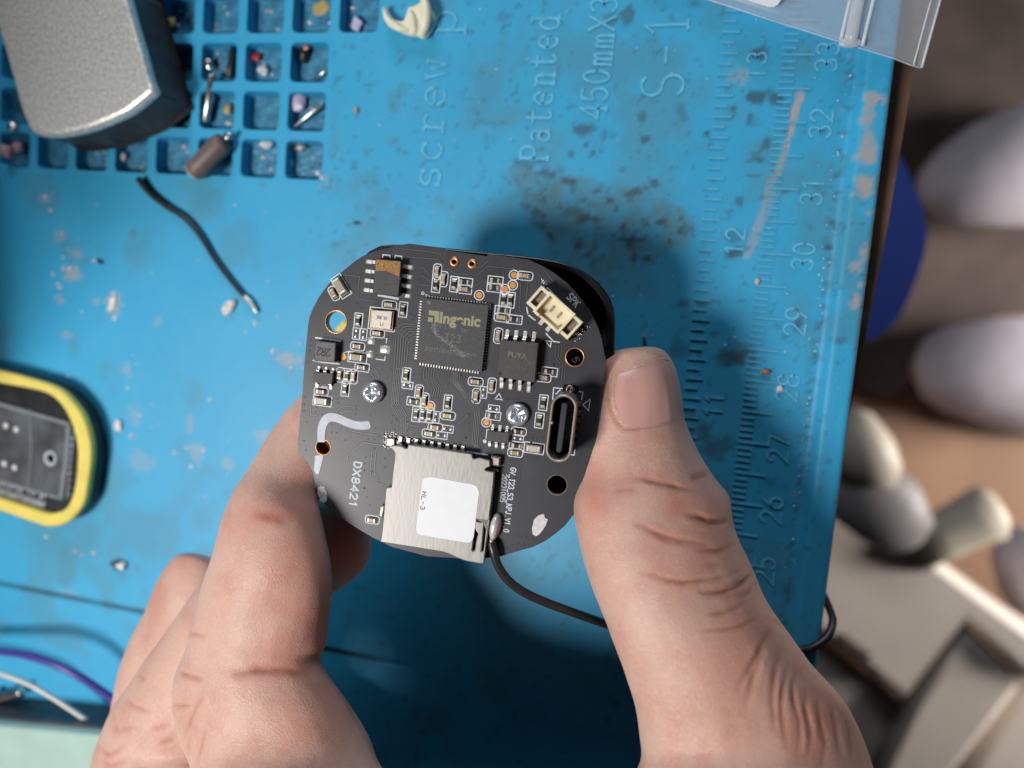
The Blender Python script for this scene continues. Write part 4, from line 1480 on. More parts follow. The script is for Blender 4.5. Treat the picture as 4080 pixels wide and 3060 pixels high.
# sticker, its code left out
st = [(890, 560), (900, 510), (930, 485), (975, 476), (1030, 478), (1530, 570), (1575, 590), (1600, 625), (1608, 680), (1540, 1230), (1522, 1275), (1490, 1298), (1440, 1300), (870, 1205), (830, 1180), (815, 1140), (818, 1090)]
stk = plate('sticker', [[bl(E(*p), hD) for p in st][::-1]], hD - 0.02, hD + 0.045, 'paper', slot, 0.01)
text_mesh('HL-3', bl(E(893, 655), hD), bl(E(868, 880), hD), 0.62, 0.10, hD + 0.03, hD + 0.05).build('print', 'ink_print', stk)

# ---- print on the lower board
text_mesh('DX8421', bl(C(735, 1225)), bl(E(-30, 845)), 1.05, 0.20, 0.0, 0.02, False, 1.4).build('silkscreen_text', 'silk', board)
text_mesh('GV_T23_S3_KPJ.V1.0', bl(E(2008, 355)), bl(E(1915, 1165)), 0.72, 0.13, 0.0, 0.02, False, 0.8).build('silkscreen_text', 'silk', board)
text_mesh('20231005', bl(E(1905, 440)), bl(E(1872, 785)), 0.66, 0.13, 0.0, 0.02, False, 0.8).build('silkscreen_text', 'silk_worn', board)
skp(A, [(1110, 1250), (1142, 1262), (1135, 1318)], 0.13)
skp(A, [(1005, 1518), (1115, 1535), (1120, 1490)], 0.13)
sk(circle(bl(A(1595, 690)), 0.17, 14), 0.09, True)
skp(A, [(1625, 705), (1675, 722)], 0.09)
skp(E, [(1465, 160), (1715, 198)], 0.24)
skp(A, [(585, 1450), (640, 1425), (690, 1430)], 0.11)
skp(B, [(430, 825), (490, 830), (480, 890)], 0.1)
o = silk.build('silkscreen_outlines', 'silk', board)
o['kind'] = 'stuff'

# ---- smears of glue and putty
path = smooth_path([bl(C(*p)) for p in [(318, 985), (318, 880), (335, 770), (385, 690), (455, 672), (540, 690), (640, 735), (760, 772), (860, 775), (935, 762)]], 8)
wd_ = np.interp(np.linspace(0, 1, len(path)), [0, 0.25, 0.5, 0.8, 0.95, 1], [1.1, 1.25, 1.2, 1.15, 1.2, 0.75])
Ls, Rs = [], []
for k, p in enumerate(path):
    d_ = path[min(k + 1, len(path) - 1)] - path[max(k - 1, 0)]
    d_ = d_ / np.linalg.norm(d_)
    nn = np.array([-d_[1], d_[0]])
    Ls.append(tuple(p + nn * wd_[k] / 2))
    Rs.append(tuple(p - nn * wd_[k] / 2))
plate('glue_smear', [Ls + Rs[::-1]], 0.0, 0.07, 'glue_white', board, 0.03)
plate('glue_smear', [[bl(C(*p)) for p in [(240, 1150), (345, 1150), (320, 1270), (285, 1385), (250, 1390), (225, 1330)]]], 0.0, 0.05, 'glue_white', board, 0.02)
plate('putty_smear', [[bl(C(*p)) for p in [(275, 1560), (320, 1532), (350, 1545), (368, 1530), (360, 1570), (385, 1600), (395, 1650), (392, 1720), (365, 1745), (320, 1735), (300, 1680), (270, 1640)]]], 0.0, 0.12, 'putty_white', board, 0.05)
plate('putty_smear', [[px_ for px_ in [bp(2120, 2106), bp(2128, 2070), bp(2146, 2052), bp(2168, 2046), bp(2172, 2062), bp(2184, 2068), bp(2176, 2092), bp(2166, 2108), bp(2150, 2128), bp(2136, 2136), bp(2122, 2128)]][::-1]], 0.0, 0.14, 'putty_white', board, 0.05)

# ---- traces under the mask
tr = MB()
tg = MB()
tz = [0.02]


def trace(fn, pts, w=0.15):
    tz[0] = 0.016 + ((tz[0] * 1000 + 0.7) % 8) / 1000
    tr.ribbon([bl(fn(*p)) for p in pts], w, 0.0, tz[0])
    tg.ribbon([bl(fn(*p)) for p in pts], w + 0.13, 0.0, 0.004 + ((tz[0] * 1000) % 8) / 1000)  # dark band under each trace draws the shade along its edges


for k in range(6):
    xv = 1262 + 30 * k
    trace(A, [(1535, 1085 + 31 * k), (xv + 75, 1075 + 31 * k), (xv, 1150 + 31 * k), (xv - 30, 1640)])
for k in range(5):
    trace(C, [(1232 + 24 * k, 60), (1195 + 22 * k, 520 - 10 * k), (1312 + 22 * k, 700 - 10 * k), (1305 + 22 * k, 895)])
for k in range(5):
    trace(C, [(1612 + 32 * k, 55), (1600 + 32 * k, 180), (1710 + 30 * k, 320 - 4 * k), (1690 + 28 * k, 420)])
for k in range(4):
    trace(D, [(15 + 28 * k, 110), (10 + 28 * k, 205), (290 + 22 * k, 620 - 8 * k), (255 + 22 * k, 1000 + 8 * k), (300 + 20 * k, 1060)])
for k in range(3):
    trace(C, [(1955 + 30 * k, 90), (1945 + 30 * k, 210), (2130 + 25 * k, 430)])
for k in range(3):
    trace(B, [(1310 + 38 * k, 1345), (1300 + 38 * k, 1490), (1365 + 35 * k, 1580 - 12 * k), (1345 + 35 * k, 1780)])
for k in range(4):
    trace(A, [(1560, 350 + 118 * k), (1620, 390 + 100 * k), (1680, 480 + 60 * k)])
for pts in ([(1300, 130), (1640, 165), (1800, 190), (1900, 310)], [(1380, 230), (1780, 265), (1990, 440), (2180, 455)], [(680, 640), (770, 760), (1035, 800)], [(610, 460), (800, 480), (780, 650), (840, 690), (940, 700)], [(620, 455), (640, 560)]):
    trace(A, pts)
for pts in ([(470, 270), (360, 370), (220, 350)], [(300, 470), (460, 350), (900, 400)], [(240, 640), (390, 530)], [(870, 560), (850, 900), (900, 950), (1000, 960)], [(960, 540), (940, 720), (960, 900)], [(1080, 440), (1180, 560)], [(1170, 410), (1280, 550)]):
    trace(B, pts)
for pts in ([(490, 640), (520, 580), (600, 530), (740, 545)], [(550, 830), (560, 640), (620, 590), (700, 600), (750, 640)], [(600, 690), (710, 850), (1040, 905)], [(860, 985), (650, 1150), (635, 1225)], [(870, 990), (1085, 1030)], [(960, 1050), (930, 1350), (940, 1420), (1010, 1500), (1110, 1520)], [(1010, 1060), (980, 1360), (1040, 1450)], [(920, 35), (980, 50), (1045, 140), (1040, 190)], [(915, 95), (975, 165), (970, 195)], [(185, 530), (180, 640), (270, 655)], [(2180, 640), (2030, 760)], [(1400, 735), (1430, 775), (1620, 795), (1660, 750)]):
    trace(C, pts)
for pts in ([(870, 1180), (835, 1640)], [(620, 580), (660, 650), (680, 770)], [(450, 430), (1090, 450)], [(390, 510), (385, 640)], [(70, 720), (215, 625)], [(930, 905), (1050, 905), (1060, 985)]):
    trace(D, pts, 0.09)
o = tr.build('copper_traces', 'mask_trace', board)
o['kind'] = 'stuff'
o = tg.build('trace_shades', 'trace_shade', board)
o['kind'] = 'stuff'
via = MB()
vl = {A: [(1445, 105), (1543, 122), (1633, 128), (1200, 160), (755, 305), (652, 508), (750, 550), (680, 582), (357, 708), (505, 848), (768, 818), (985, 835), (828, 875), (648, 940), (710, 935), (900, 942), (312, 1020), (685, 1028), (685, 1135), (375, 1200), (667, 1198), (1300, 1070), (1290, 1135), (1465, 1025), (1440, 955), (1490, 980), (1512, 1070), (1425, 1190), (1415, 1250), (1240, 1190), (1210, 1270), (1470, 1360), (1465, 1418), (1495, 1535), (1190, 1450), (1008, 1468), (185, 1280), (180, 1350), (172, 1420), (145, 1555), (1125, 1245), (668, 1305), (1895, 225), (1710, 375), (1550, 520), (1830, 670), (1885, 685), (2035, 692)],
      C: [(1195, 73), (1480, 133), (1552, 127), (1868, 115), (1810, 77), (2080, 135), (1915, 253), (112, 415), (432, 378), (455, 458), (530, 437), (530, 490), (100, 508), (248, 542), (342, 550), (97, 590), (243, 605), (757, 525), (757, 575), (750, 632), (128, 728), (330, 640), (930, 645), (1218, 648), (1263, 700), (1203, 740), (450, 763), (793, 787), (1000, 808), (640, 835), (448, 855), (508, 866), (1048, 903), (908, 945), (985, 948), (620, 958), (98, 967), (1232, 822), (1388, 838), (1405, 678), (1397, 728), (1493, 882), (1568, 888), (122, 1085), (983, 1068), (876, 1174), (866, 1251), (858, 1338), (1120, 1190), (1122, 1303), (952, 1347), (1050, 1485), (858, 1562), (1455, 357), (1395, 340), (1390, 390), (1450, 405), (1615, 350), (1683, 365), (1703, 425), (1808, 455), (1805, 510), (2177, 635), (1990, 740), (2170, 742), (2178, 833), (2137, 927), (1963, 960), (2068, 985)],
      D: [(120, 135), (260, 155), (340, 160), (398, 167), (708, 440), (660, 540), (423, 550), (420, 608), (370, 857), (178, 928), (342, 918), (392, 927), (1203, 623), (1187, 733), (1168, 835), (1150, 920), (950, 932), (1012, 940), (1000, 990), (1085, 1168), (740, 1215), (820, 1225), (515, 1100), (1748, 1042), (1620, 1142), (1713, 1160), (1590, 1233), (1685, 1250), (1283, 8), (797, 1447)],
      E: [(165, 390), (163, 616), (192, 730), (230, 833), (2065, 497), (2055, 600), (2015, 840), (2140, 1235), (2105, 1305), (2085, 1375), (1965, 1370), (2025, 1330), (2170, 1330), (2200, 1240)],
      B: [(595, 425), (515, 450), (437, 492), (690, 440), (890, 595), (850, 530), (425, 710), (960, 1065), (1120, 1340), (1440, 1345), (1210, 1540), (1285, 1590), (510, 1300), (580, 800)]}
for fn, pts in vl.items():
    for p in pts:
        c = bl(fn(*p))
        via.disc(c, 0.135, 0.0, 0.024, 8)
o = via.build('vias', 'via_dark', board)
o['kind'] = 'stuff'

# ---- solder blob and antenna cable
mb = MB()
cb = np.array(bl(E(1800, 1115), 0.8))
nl, nm_ = 10, 18
vs = []
for i in range(nl + 1):
    ph = math.pi / 2 * i / nl
    for k in range(nm_):
        t = 2 * math.pi * k / nm_
        x, y = 0.78 * math.cos(ph) * math.cos(t), 1.9 * math.cos(ph) * math.sin(t)
        a_ = rad(-4)
        vs.append((cb[0] + x * math.cos(a_) - y * math.sin(a_), cb[1] + x * math.sin(a_) + y * math.cos(a_), 0.0 + 1.7 * math.sin(ph) ** 0.8))
fs = [(i * nm_ + k, i * nm_ + (k + 1) % nm_, (i + 1) * nm_ + (k + 1) % nm_, (i + 1) * nm_ + k) for i in range(nl) for k in range(nm_)]
mb.add(vs, fs)
material('solder_blob', (0.60, 0.55, 0.54, 1), 0.35, 0.3, var=0.5, vsize=0.8, var_col=(0.80, 0.76, 0.74, 1), bump=0.02, bsize=0.5)
mb.build('solder_blob', 'solder_blob', board, True)


def w2b(p):
    return B_ROT.T @ (np.asarray(p) - B_ORG)


cpx = [((1958, 2160), 0.8), ((1968, 2200), 1.0), ((1985, 2255), 0.6), ((2025, 2312), 0.0), ((2085, 2358), -0.8), ((2160, 2394), -1.8), ((2250, 2428), -3.0), ((2340, 2460), -5), ((2430, 2492), -8), ((2600, 2560), -13), ((2800, 2610), -19)]
pts = []
for (x, y), h in cpx:
    q_ = bp(x, y, h)
    pts.append((q_[0], q_[1], h))
for (x, y, z) in [(3020, 2612, 1.5), (3180, 2592, 2.2), (3240, 2578, 2.4), (3296, 2536, 1.6), (3318, 2480, 0.0), (3306, 2428, -2.0), (3270, 2352, -5), (3220, 2290, -9)]:
    pts.append(tuple(w2b(at(x, y, z))))
MB().tube(smooth_path(pts, 8), 0.62, 12).build('antenna_cable', 'cable_black', board, True)
MB().tube([(*bp(1957, 2140, 0.7), 0.7), (*bp(1960, 2172, 0.9), 0.9)], 0.35, 8).build('cable_core', 'solder', board, True)

# ---- camera housing under the board
hz = -6.0
rim_px = [(1440, 1030), (1470, 1000), (1512, 979), (1560, 974), (1640, 974), (1800, 990), (1960, 1006), (2094, 1019), (2150, 1026), (2211, 1037), (2262, 1050), (2306, 1068), (2350, 1095), (2385, 1126), (2412, 1158), (2433, 1192), (2446, 1230), (2452, 1275), (2451, 1330), (2449, 1400), (2440, 1500), (2395, 1900), (2372, 1990), (2330, 2040), (2260, 2060), (2100, 2050), (1560, 1985), (1480, 1960), (1440, 1900), (1425, 1820), (1428, 1500), (1432, 1150)]
hq = -3.2
rim = np.array([bp(x, y, hq) for x, y in rim_px])
rc = rim.mean(0)
inn = [tuple(p + (rc - p) / np.linalg.norm(rc - p) * 1.15) for p in rim]
plate('housing_rim', [[tuple(p) for p in rim][::-1], inn], -9.0, hq, 'housing', board, 0.25)
plate('housing_floor', [[tuple(p + (rc - p) * 0.02) for p in rim][::-1]], -10.5, -8.0, 'housing', board, 0.3)
text_mesh('5', bp(2278, 1428, -7.9), bp(2285, 1448, -7.9), 0.9, 0.14, -8.0, -7.97).build('housing_mark', 'silk_worn', board)
so = MB().disc((0, 0), 1.6, -8.2, -TH_B - 0.01, 16).mesh('standoff', 'housing')
for x, y in [(1488, 1562), (2060, 1652), (1700, 1900), (2050, 1300)]:
    c = bp(x, y, 0)
    link('standoff', so, None, board, (c[0], c[1], 0))
# ------------------------------------------------------------------ hand


def ring_lr(Lp, Rp, off, ratio=0.85, n=28):
    cx, cy = (Lp[0] + Rp[0]) / 2, (Lp[1] + Rp[1]) / 2
    dz = bdepth(cx, cy) + off
    a, b = ray(*Lp) * dz, ray(*Rp) * dz
    c = (a + b) / 2
    u = (b - a) / 2
    hwid = np.linalg.norm(u)
    view = nrm(c)
    v = -view * hwid * ratio
    return [c + u * math.cos(t) + v * math.sin(t) for t in [2 * math.pi * k / n for k in range(n)]]


def loft(rings):
    n = len(rings[0])
    vs = [p for r_ in rings for p in r_]
    fs = []
    for i in range(len(rings) - 1):
        for k in range(n):
            fs.append((i * n + k, i * n + (k + 1) % n, (i + 1) * n + (k + 1) % n, (i + 1) * n + k))
    fs += [tuple(range(n - 1, -1, -1)), tuple(range((len(rings) - 1) * n, len(rings) * n))]
    return vs, fs


def dense(st, sub=4):
    arr = [np.array([*s[0], *s[1], s[2], s[3] if len(s) > 3 else 0.85], float) for s in st]
    return [((p[0], p[1]), (p[2], p[3]), p[4], p[5]) for p in smooth_path(arr, sub)]


def from_centres(st):
    out = []
    for i, (x, y, hw_, off) in enumerate(st):
        a, b = st[max(0, i - 1)], st[min(len(st) - 1, i + 1)]
        d = np.array([b[0] - a[0], b[1] - a[1]], float)
        d /= np.linalg.norm(d)
        pn = np.array([d[1], -d[0]])          # to the left when running down
        out.append(((x - pn[0] * hw_, y - pn[1] * hw_), (x + pn[0] * hw_, y + pn[1] * hw_), off))
    return out


index = [((1330, 1535), (1372, 1562), 7.6), ((1245, 1535), (1430, 1655), 7.6), ((1180, 1590), (1455, 1765), 7.5), ((1089, 1703), (1395, 1885), 6.2), ((1004, 1835), (1280, 1978), 2.2),
         ((925, 1960), (1285, 2072), -1.2), ((872, 2100), (1306, 2178), -2.8), ((838, 2208), (1322, 2262), -3.2), ((800, 2340), (1326, 2356), -3.2), ((770, 2462), (1310, 2460), -3.0),
         ((738, 2590), (1302, 2560), -2.8), ((706, 2662), (1276, 2622), -2.6), ((690, 2712), (1312, 2690), -2.6), ((683, 2795), (1400, 2815), -2.4), ((715, 2960), (1478, 2945), -3.2), ((765, 3085), (1545, 3090), -6.5), ((780, 3400), (1800, 3420), -17.0), ((850, 3750), (2200, 3780), -21.0)]
thumb = [((2510, 1385), (2588, 1380), 6.2), ((2440, 1398), (2640, 1392), 6.0), ((2392, 1435), (2676, 1435), 5.9), ((2352, 1500), (2702, 1495), 5.7), ((2332, 1580), (2718, 1572), 5.5), ((2318, 1680), (2730, 1670), 5.4), ((2303, 1790), (2776, 1780), 5.6),
         ((2285, 1900), (2842, 1888), 5.6), ((2272, 1990), (2905, 1972), 4.6), ((2284, 2068), (2918, 2045), 3.2), ((2300, 2135), (2934, 2112), 2.2), ((2332, 2245), (2980, 2228), 1.0), ((2374, 2378), (3050, 2388), 0.0), ((2422, 2502), (3123, 2497), -1.0),
         ((2482, 2664), (3225, 2645), -1.8), ((2536, 2830), (3340, 2770), -2.0), ((2552, 2945), (3418, 2900), -1.6), ((2535, 3070), (3480, 3060), -2.5), ((2330, 3400), (3560, 3400), -9.0), ((1950, 3780), (3500, 3800), -19.0)]
middle = from_centres([(1476, 2112, 40, 12.5), (1448, 2118, 105, 12.5), (1400, 2130, 150, 12.5), (1300, 2165, 180, 12.0), (1140, 2262, 195, 11.0), (980, 2425, 198, 9.5), (850, 2600, 205, 8.2), (745, 2780, 225, 7.4), (665, 2960, 262, 7.0), (640, 3100, 300, 6.0), (830, 3500, 400, -3.0), (1100, 3800, 500, -14.0)])
ringf = from_centres([(803, 2212, 40, 16), (797, 2235, 95, 16), (778, 2300, 128, 16), (750, 2390, 145, 15.5), (712, 2510, 158, 15), (660, 2630, 165, 14.5), (622, 2760, 170, 14), (612, 2880, 180, 14), (625, 3010, 195, 13), (720, 3350, 260, 7), (1000, 3800, 400, -9)])
pinky = from_centres([(560, 3120, 40, 20), (575, 3160, 110, 20), (620, 3300, 150, 18), (760, 3600, 220, 8), (1000, 3850, 300, -6)])
palm = [((1250, 3190), (2300, 3190), -7, 0.30), ((850, 3340), (2350, 3340), -13, 0.38), ((450, 3520), (2500, 3520), -17, 0.44), ((200, 3800), (2900, 3800), -19, 0.50), ((150, 4200), (3100, 4200), -22, 0.52), ((200, 4800), (3100, 4800), -27, 0.56), ((500, 5800), (3100, 5800), -34, 0.6), ((300, 7400), (3300, 7400), -44, 0.7)]  # out of view; raised and thickened to keep the finger gap dark
allv, allf = [], []
for st, sub in ((index, 4), (thumb, 4), (middle, 4), (ringf, 4), (pinky, 4), (palm, 5)):
    rings = [ring_lr(*s) for s in dense(st, sub)]
    vs, fs = loft(rings)
    o_ = len(allv)
    allv += [tuple(c2w(p)) for p in vs]
    allf += [tuple(i + o_ for i in f) for f in fs]
tm = bpy.data.meshes.new('tmp')
tm.from_pydata(allv, [], allf)
bm = bmesh.new()
bm.from_mesh(tm)
bmesh.ops.recalc_face_normals(bm, faces=bm.faces)
bm.to_mesh(tm)
bm.free()
to = bpy.data.objects.new('tmp', tm)
col.objects.link(to)
r1 = to.modifiers.new('r', 'REMESH')
r1.mode = 'VOXEL'
r1.voxel_size = 0.33
s1 = to.modifiers.new('s', 'SMOOTH')
s1.factor = 0.5
s1.iterations = 22
dg = bpy.context.evaluated_depsgraph_get()
hm = bpy.data.meshes.new_from_object(to.evaluated_get(dg))
bpy.data.objects.remove(to)
nv = len(hm.vertices)
co = np.zeros(nv * 3)
hm.vertices.foreach_get('co', co)
co = co.reshape(-1, 3)
no = np.zeros(nv * 3)
hm.vertices.foreach_get('normal', no)
no = no.reshape(-1, 3)
pxs = w2px(co)
vd = co - CAM
vd /= np.linalg.norm(vd, axis=1)[:, None]
facing = np.clip(-(vd * no).sum(1), 0, 1)
depth_ = np.linalg.norm(co - CAM, axis=1)


def q1(x, y): return (2200 + x / 2.765, 1300 + y / 2.765)
def q2(x, y): return (2200 + x / 2.765, 1800 + y / 2.765)
def q3(x, y): return (2680 + x * 0.633, 2010 + y * 0.633)
def q4(x, y): return (x * 0.633, 2010 + y * 0.633)
def q5(x, y): return (700 + x / 2.765, 1900 + y / 2.765)


disp = np.zeros(nv)
red = np.zeros(nv)
crs = np.zeros(nv)


def crease(fn, pts, depth, wpx, bulge=0.35, col_=0.6):
    P = [np.array(fn(*p)) for p in pts]
    P = smooth_path(P, 6)
    jr = random.Random(int(abs(P[0][0]) * 7 + abs(P[0][1])))
    P = [p + np.array([jr.uniform(-1.4, 1.4), jr.uniform(-1.4, 1.4)]) for p in P]
    P = smooth_path(P, 2)
    best = np.full(nv, 1e9)
    tt = np.zeros(nv)
    lo = np.min(P, 0) - 120
    hi = np.max(P, 0) + 120
    idx = np.where((pxs[:, 0] > lo[0]) & (pxs[:, 0] < hi[0]) & (pxs[:, 1] > lo[1]) & (pxs[:, 1] < hi[1]) & (facing > 0.02))[0]
    X = pxs[idx]
    b = np.full(len(idx), 1e9)
    t_ = np.zeros(len(idx))
    m = len(P) - 1
    for k in range(m):
        a, c = P[k], P[k + 1]
        e = c - a
        t = np.clip(((X - a) @ e) / (e @ e + 1e-9), 0, 1)
        d = np.linalg.norm(X - a - t[:, None] * e, axis=1)
        u = d < b
        b[u] = d[u]
        t_[u] = (k + t[u]) / m
    fade = np.clip(np.minimum(t_, 1 - t_) * 2.8, 0, 1) ** 1.1
    fade = fade * (0.88 + 0.12 * np.sin(t_ * 15 + P[0][0]))
    g = np.exp(-(b / wpx) ** 2)
    g2 = np.exp(-(b / (wpx * 3.0)) ** 2)
    disp[idx] += (-depth * g + depth * bulge * (g2 - g)) * fade
    crs[idx] = np.maximum(crs[idx], np.exp(-(b / (wpx * 0.8)) ** 2) * fade * col_)
    red[idx] = np.maximum(red[idx], g2 * fade * col_ * 0.7)


T_ = [
    (q2, [(720, 312), (940, 295), (1120, 325), (1300, 370), (1450, 410), (1720, 442)], .42, 8, .8), (q2, [(650, 445), (800, 412), (960, 402)], .16, 7, .4), (q2, [(1500, 312), (1620, 280), (1750, 240)], .30, 9, .8),
    (q2, [(1450, 685), (1640, 735), (1790, 788), (1960, 765)], .70, 10, 1.0), (q2, [(870, 790), (1000, 820), (1180, 910), (1400, 975), (1600, 1002), (1770, 1050)], .48, 9, .9), (q2, [(1560, 1080), (1750, 1090), (1900, 1070), (2010, 1010)], .35, 8, .8),
    (q2, [(940, 1330), (1100, 1360), (1300, 1420), (1450, 1440), (1700, 1410), (1900, 1370), (2140, 1290)], .36, 8, .8), (q2, [(1580, 1540), (1750, 1552), (1900, 1530), (2150, 1430)], .30, 8, .8), (q2, [(1640, 1240), (1800, 1240), (1900, 1210)], .15, 8, .5),
    (q3, [(0, 488), (150, 480), (270, 460)], .2, 8, .6), (q3, [(150, 550), (330, 547), (450, 490), (500, 430)], .36, 8, .9), (q3, [(180, 695), (350, 670), (480, 600)], .26, 8, .7), (q3, [(150, 800), (400, 772), (560, 690)], .28, 8, .7),
    (q3, [(640, 760), (560, 900), (470, 1060), (400, 1180)], .30, 10, .7), (q3, [(600, 860), (540, 980), (490, 1150), (440, 1340)], .26, 10, .6), (q3, [(690, 880), (650, 1050), (630, 1250), (650, 1480)], .28, 9, .7),
    (q3, [(740, 960), (700, 1150), (690, 1330), (720, 1560)], .26, 9, .7), (q3, [(790, 1020), (760, 1180), (800, 1400), (780, 1620)], .28, 9, .7), (q3, [(850, 1130), (840, 1280), (870, 1450), (830, 1640)], .28, 9, .7), (q3, [(920, 1200), (930, 1350), (960, 1500), (930, 1659)], .24, 9, .7), (q3, [(1000, 1250), (1030, 1400), (1050, 1600)], .22, 9, .6), (q3, [(1080, 1330), (1120, 1480), (1130, 1640)], .2, 9, .5),
    (q3, [(560, 700), (660, 740), (700, 800)], .15, 8, .5), (q3, [(380, 600), (470, 560), (540, 500)], .15, 7, .5),
    (q5, [(820, 420), (1000, 440), (1140, 480), (1300, 540)], .16, 16, .9), (q4, [(1450, 1072), (1600, 1050), (1760, 1042), (1960, 1062)], .50, 13, .9), (q4, [(1118, 1042), (1190, 1080), (1290, 1098)], .45, 8, .5), (q4, [(1185, 800), (1240, 822), (1310, 836)], .26, 7, .4),
    (q4, [(1078, 1262), (1130, 1270), (1220, 1268)], .35, 8, .4), (q4, [(1300, 1150), (1230, 1280), (1180, 1400), (1150, 1520)], .22, 8, .4), (q4, [(1300, 1400), (1270, 1500), (1240, 1650)], .24, 8, .4), (q4, [(1200, 1420), (1180, 1520), (1180, 1600)], .12, 7, .3),
    (q4, [(780, 1205), (850, 1270), (960, 1300)], .26, 9, .4), (q4, [(940, 1412), (1010, 1405), (1080, 1392)], .22, 9, .5), (q4, [(1000, 1503), (1060, 1495), (1115, 1478)], .24, 9, .5), (q4, [(600, 1505), (660, 1570), (720, 1560), (820, 1480)], .24, 9, .4), (q4, [(860, 1060), (930, 1110)], .18, 9, .3), (q4, [(620, 1600), (700, 1640), (820, 1600)], .2, 9, .4), (q4, [(700, 1400), (760, 1420), (860, 1390)], .16, 9, .3),
]
for fn, pts, dp, wp, cc in T_:
    crease(fn, pts, dp * 0.78, wp * 1.25, 0.16, min(1, cc * 0.95))
# secondary fine wrinkles beside the main creases
rw = random.Random(5)
for fn, pts, dp, wp, cc in T_[:24]:
    for q_ in range(2):
        sh = (rw.uniform(-1, 1) * 46, rw.uniform(-1, 1) * 46)
        a_, b_ = sorted((rw.uniform(0, 0.6), rw.uniform(0.4, 1.0)))
        P_ = smooth_path([np.array(p, float) for p in pts], 4)
        P_ = P_[int(a_ * (len(P_) - 1)):int(b_ * (len(P_) - 1)) + 1]
        if len(P_) > 3:
            crease(fn, [(p[0] + sh[0], p[1] + sh[1]) for p in P_[::3]], dp * 0.22, wp * 0.6, 0.2, cc * 0.35)
crease(q1, [(720, 480), (660, 560), (625, 700), (640, 880), (700, 1020), (790, 1120), (900, 1140), (1050, 1120), (1250, 1090), (1430, 1065)], .22, 7, 0.5, 0.5)
# friction ridges on the finger side, fine broken lines
rr = random.Random(21)
for k in range(26):
    y0 = 560 + k * 36 + rr.uniform(-8, 8)
    x0 = 720 - k * 9 + rr.uniform(-60, 60)
    w_ = rr.uniform(160, 340)
    crease(q5, [(x0 - w_ * 0.5, y0 + 30), (x0, y0), (x0 + w_ * 0.5, y0 + 18)], 0.035, 4, 0.4, 0.0)
# soft unevenness
w1 = np.array([mnoise.noise(Vector(p / 5.5)) for p in co])
w2 = np.array([mnoise.noise(Vector(p / 1.6 + 9.0)) for p in co])
disp += w1 * 0.26 + w2 * 0.03
co2 = co + no * disp[:, None]


def blot(c, rx, ry, amt):
    d = ((pxs[:, 0] - c[0]) / rx) ** 2 + ((pxs[:, 1] - c[1]) / ry) ** 2
    red[:] = np.maximum(red, np.exp(-d) * amt)


for c_, rx, ry, a_ in [(q5(1100, 430), 110, 30, 1.0), (q5(1250, 380), 150, 60, .6), (q5(1450, 250), 120, 160, .45), (q4(1750, 1050), 150, 30, .9), (q4(1800, 900), 130, 120, .45), (q2(1380, 600), 70, 60, .75), (q2(1000, 330), 120, 30, .35), (q2(480, 480), 60, 130, .6),
                       (q1(1000, 700), 130, 130, .55), (q3(900, 1400), 130, 170, .6), (q3(560, 300), 120, 120, .4), (q5(1900, 800), 120, 180, .8), (q4(2100, 1200), 120, 110, .5), (q4(1120, 330), 60, 70, .45), (q4(980, 600), 50, 160, .4), ((1180, 2230), 170, 330, .40), ((1230, 2450), 90, 250, .45), ((1000, 2080), 200, 70, .35), ((2800, 2150), 120, 260, .45), ((2950, 2600), 140, 220, .45), ((2500, 1950), 160, 60, .3), ((1200, 2850), 220, 160, .3)]:
    blot(c_, rx, ry, a_)  # red skin; the broad blots also darken the shaded finger and thumb sides
c_hand = co2.mean(0)
hm.vertices.foreach_set('co', ((co2 - c_hand) * S).ravel())
for nm, arr in (('redness', red), ('crease', crs)):
    a = hm.attributes.new(nm, 'FLOAT', 'POINT')
    a.data.foreach_set('value', arr.astype(np.float32))
hm.polygons.foreach_set('use_smooth', np.ones(len(hm.polygons), bool))
hm.update()


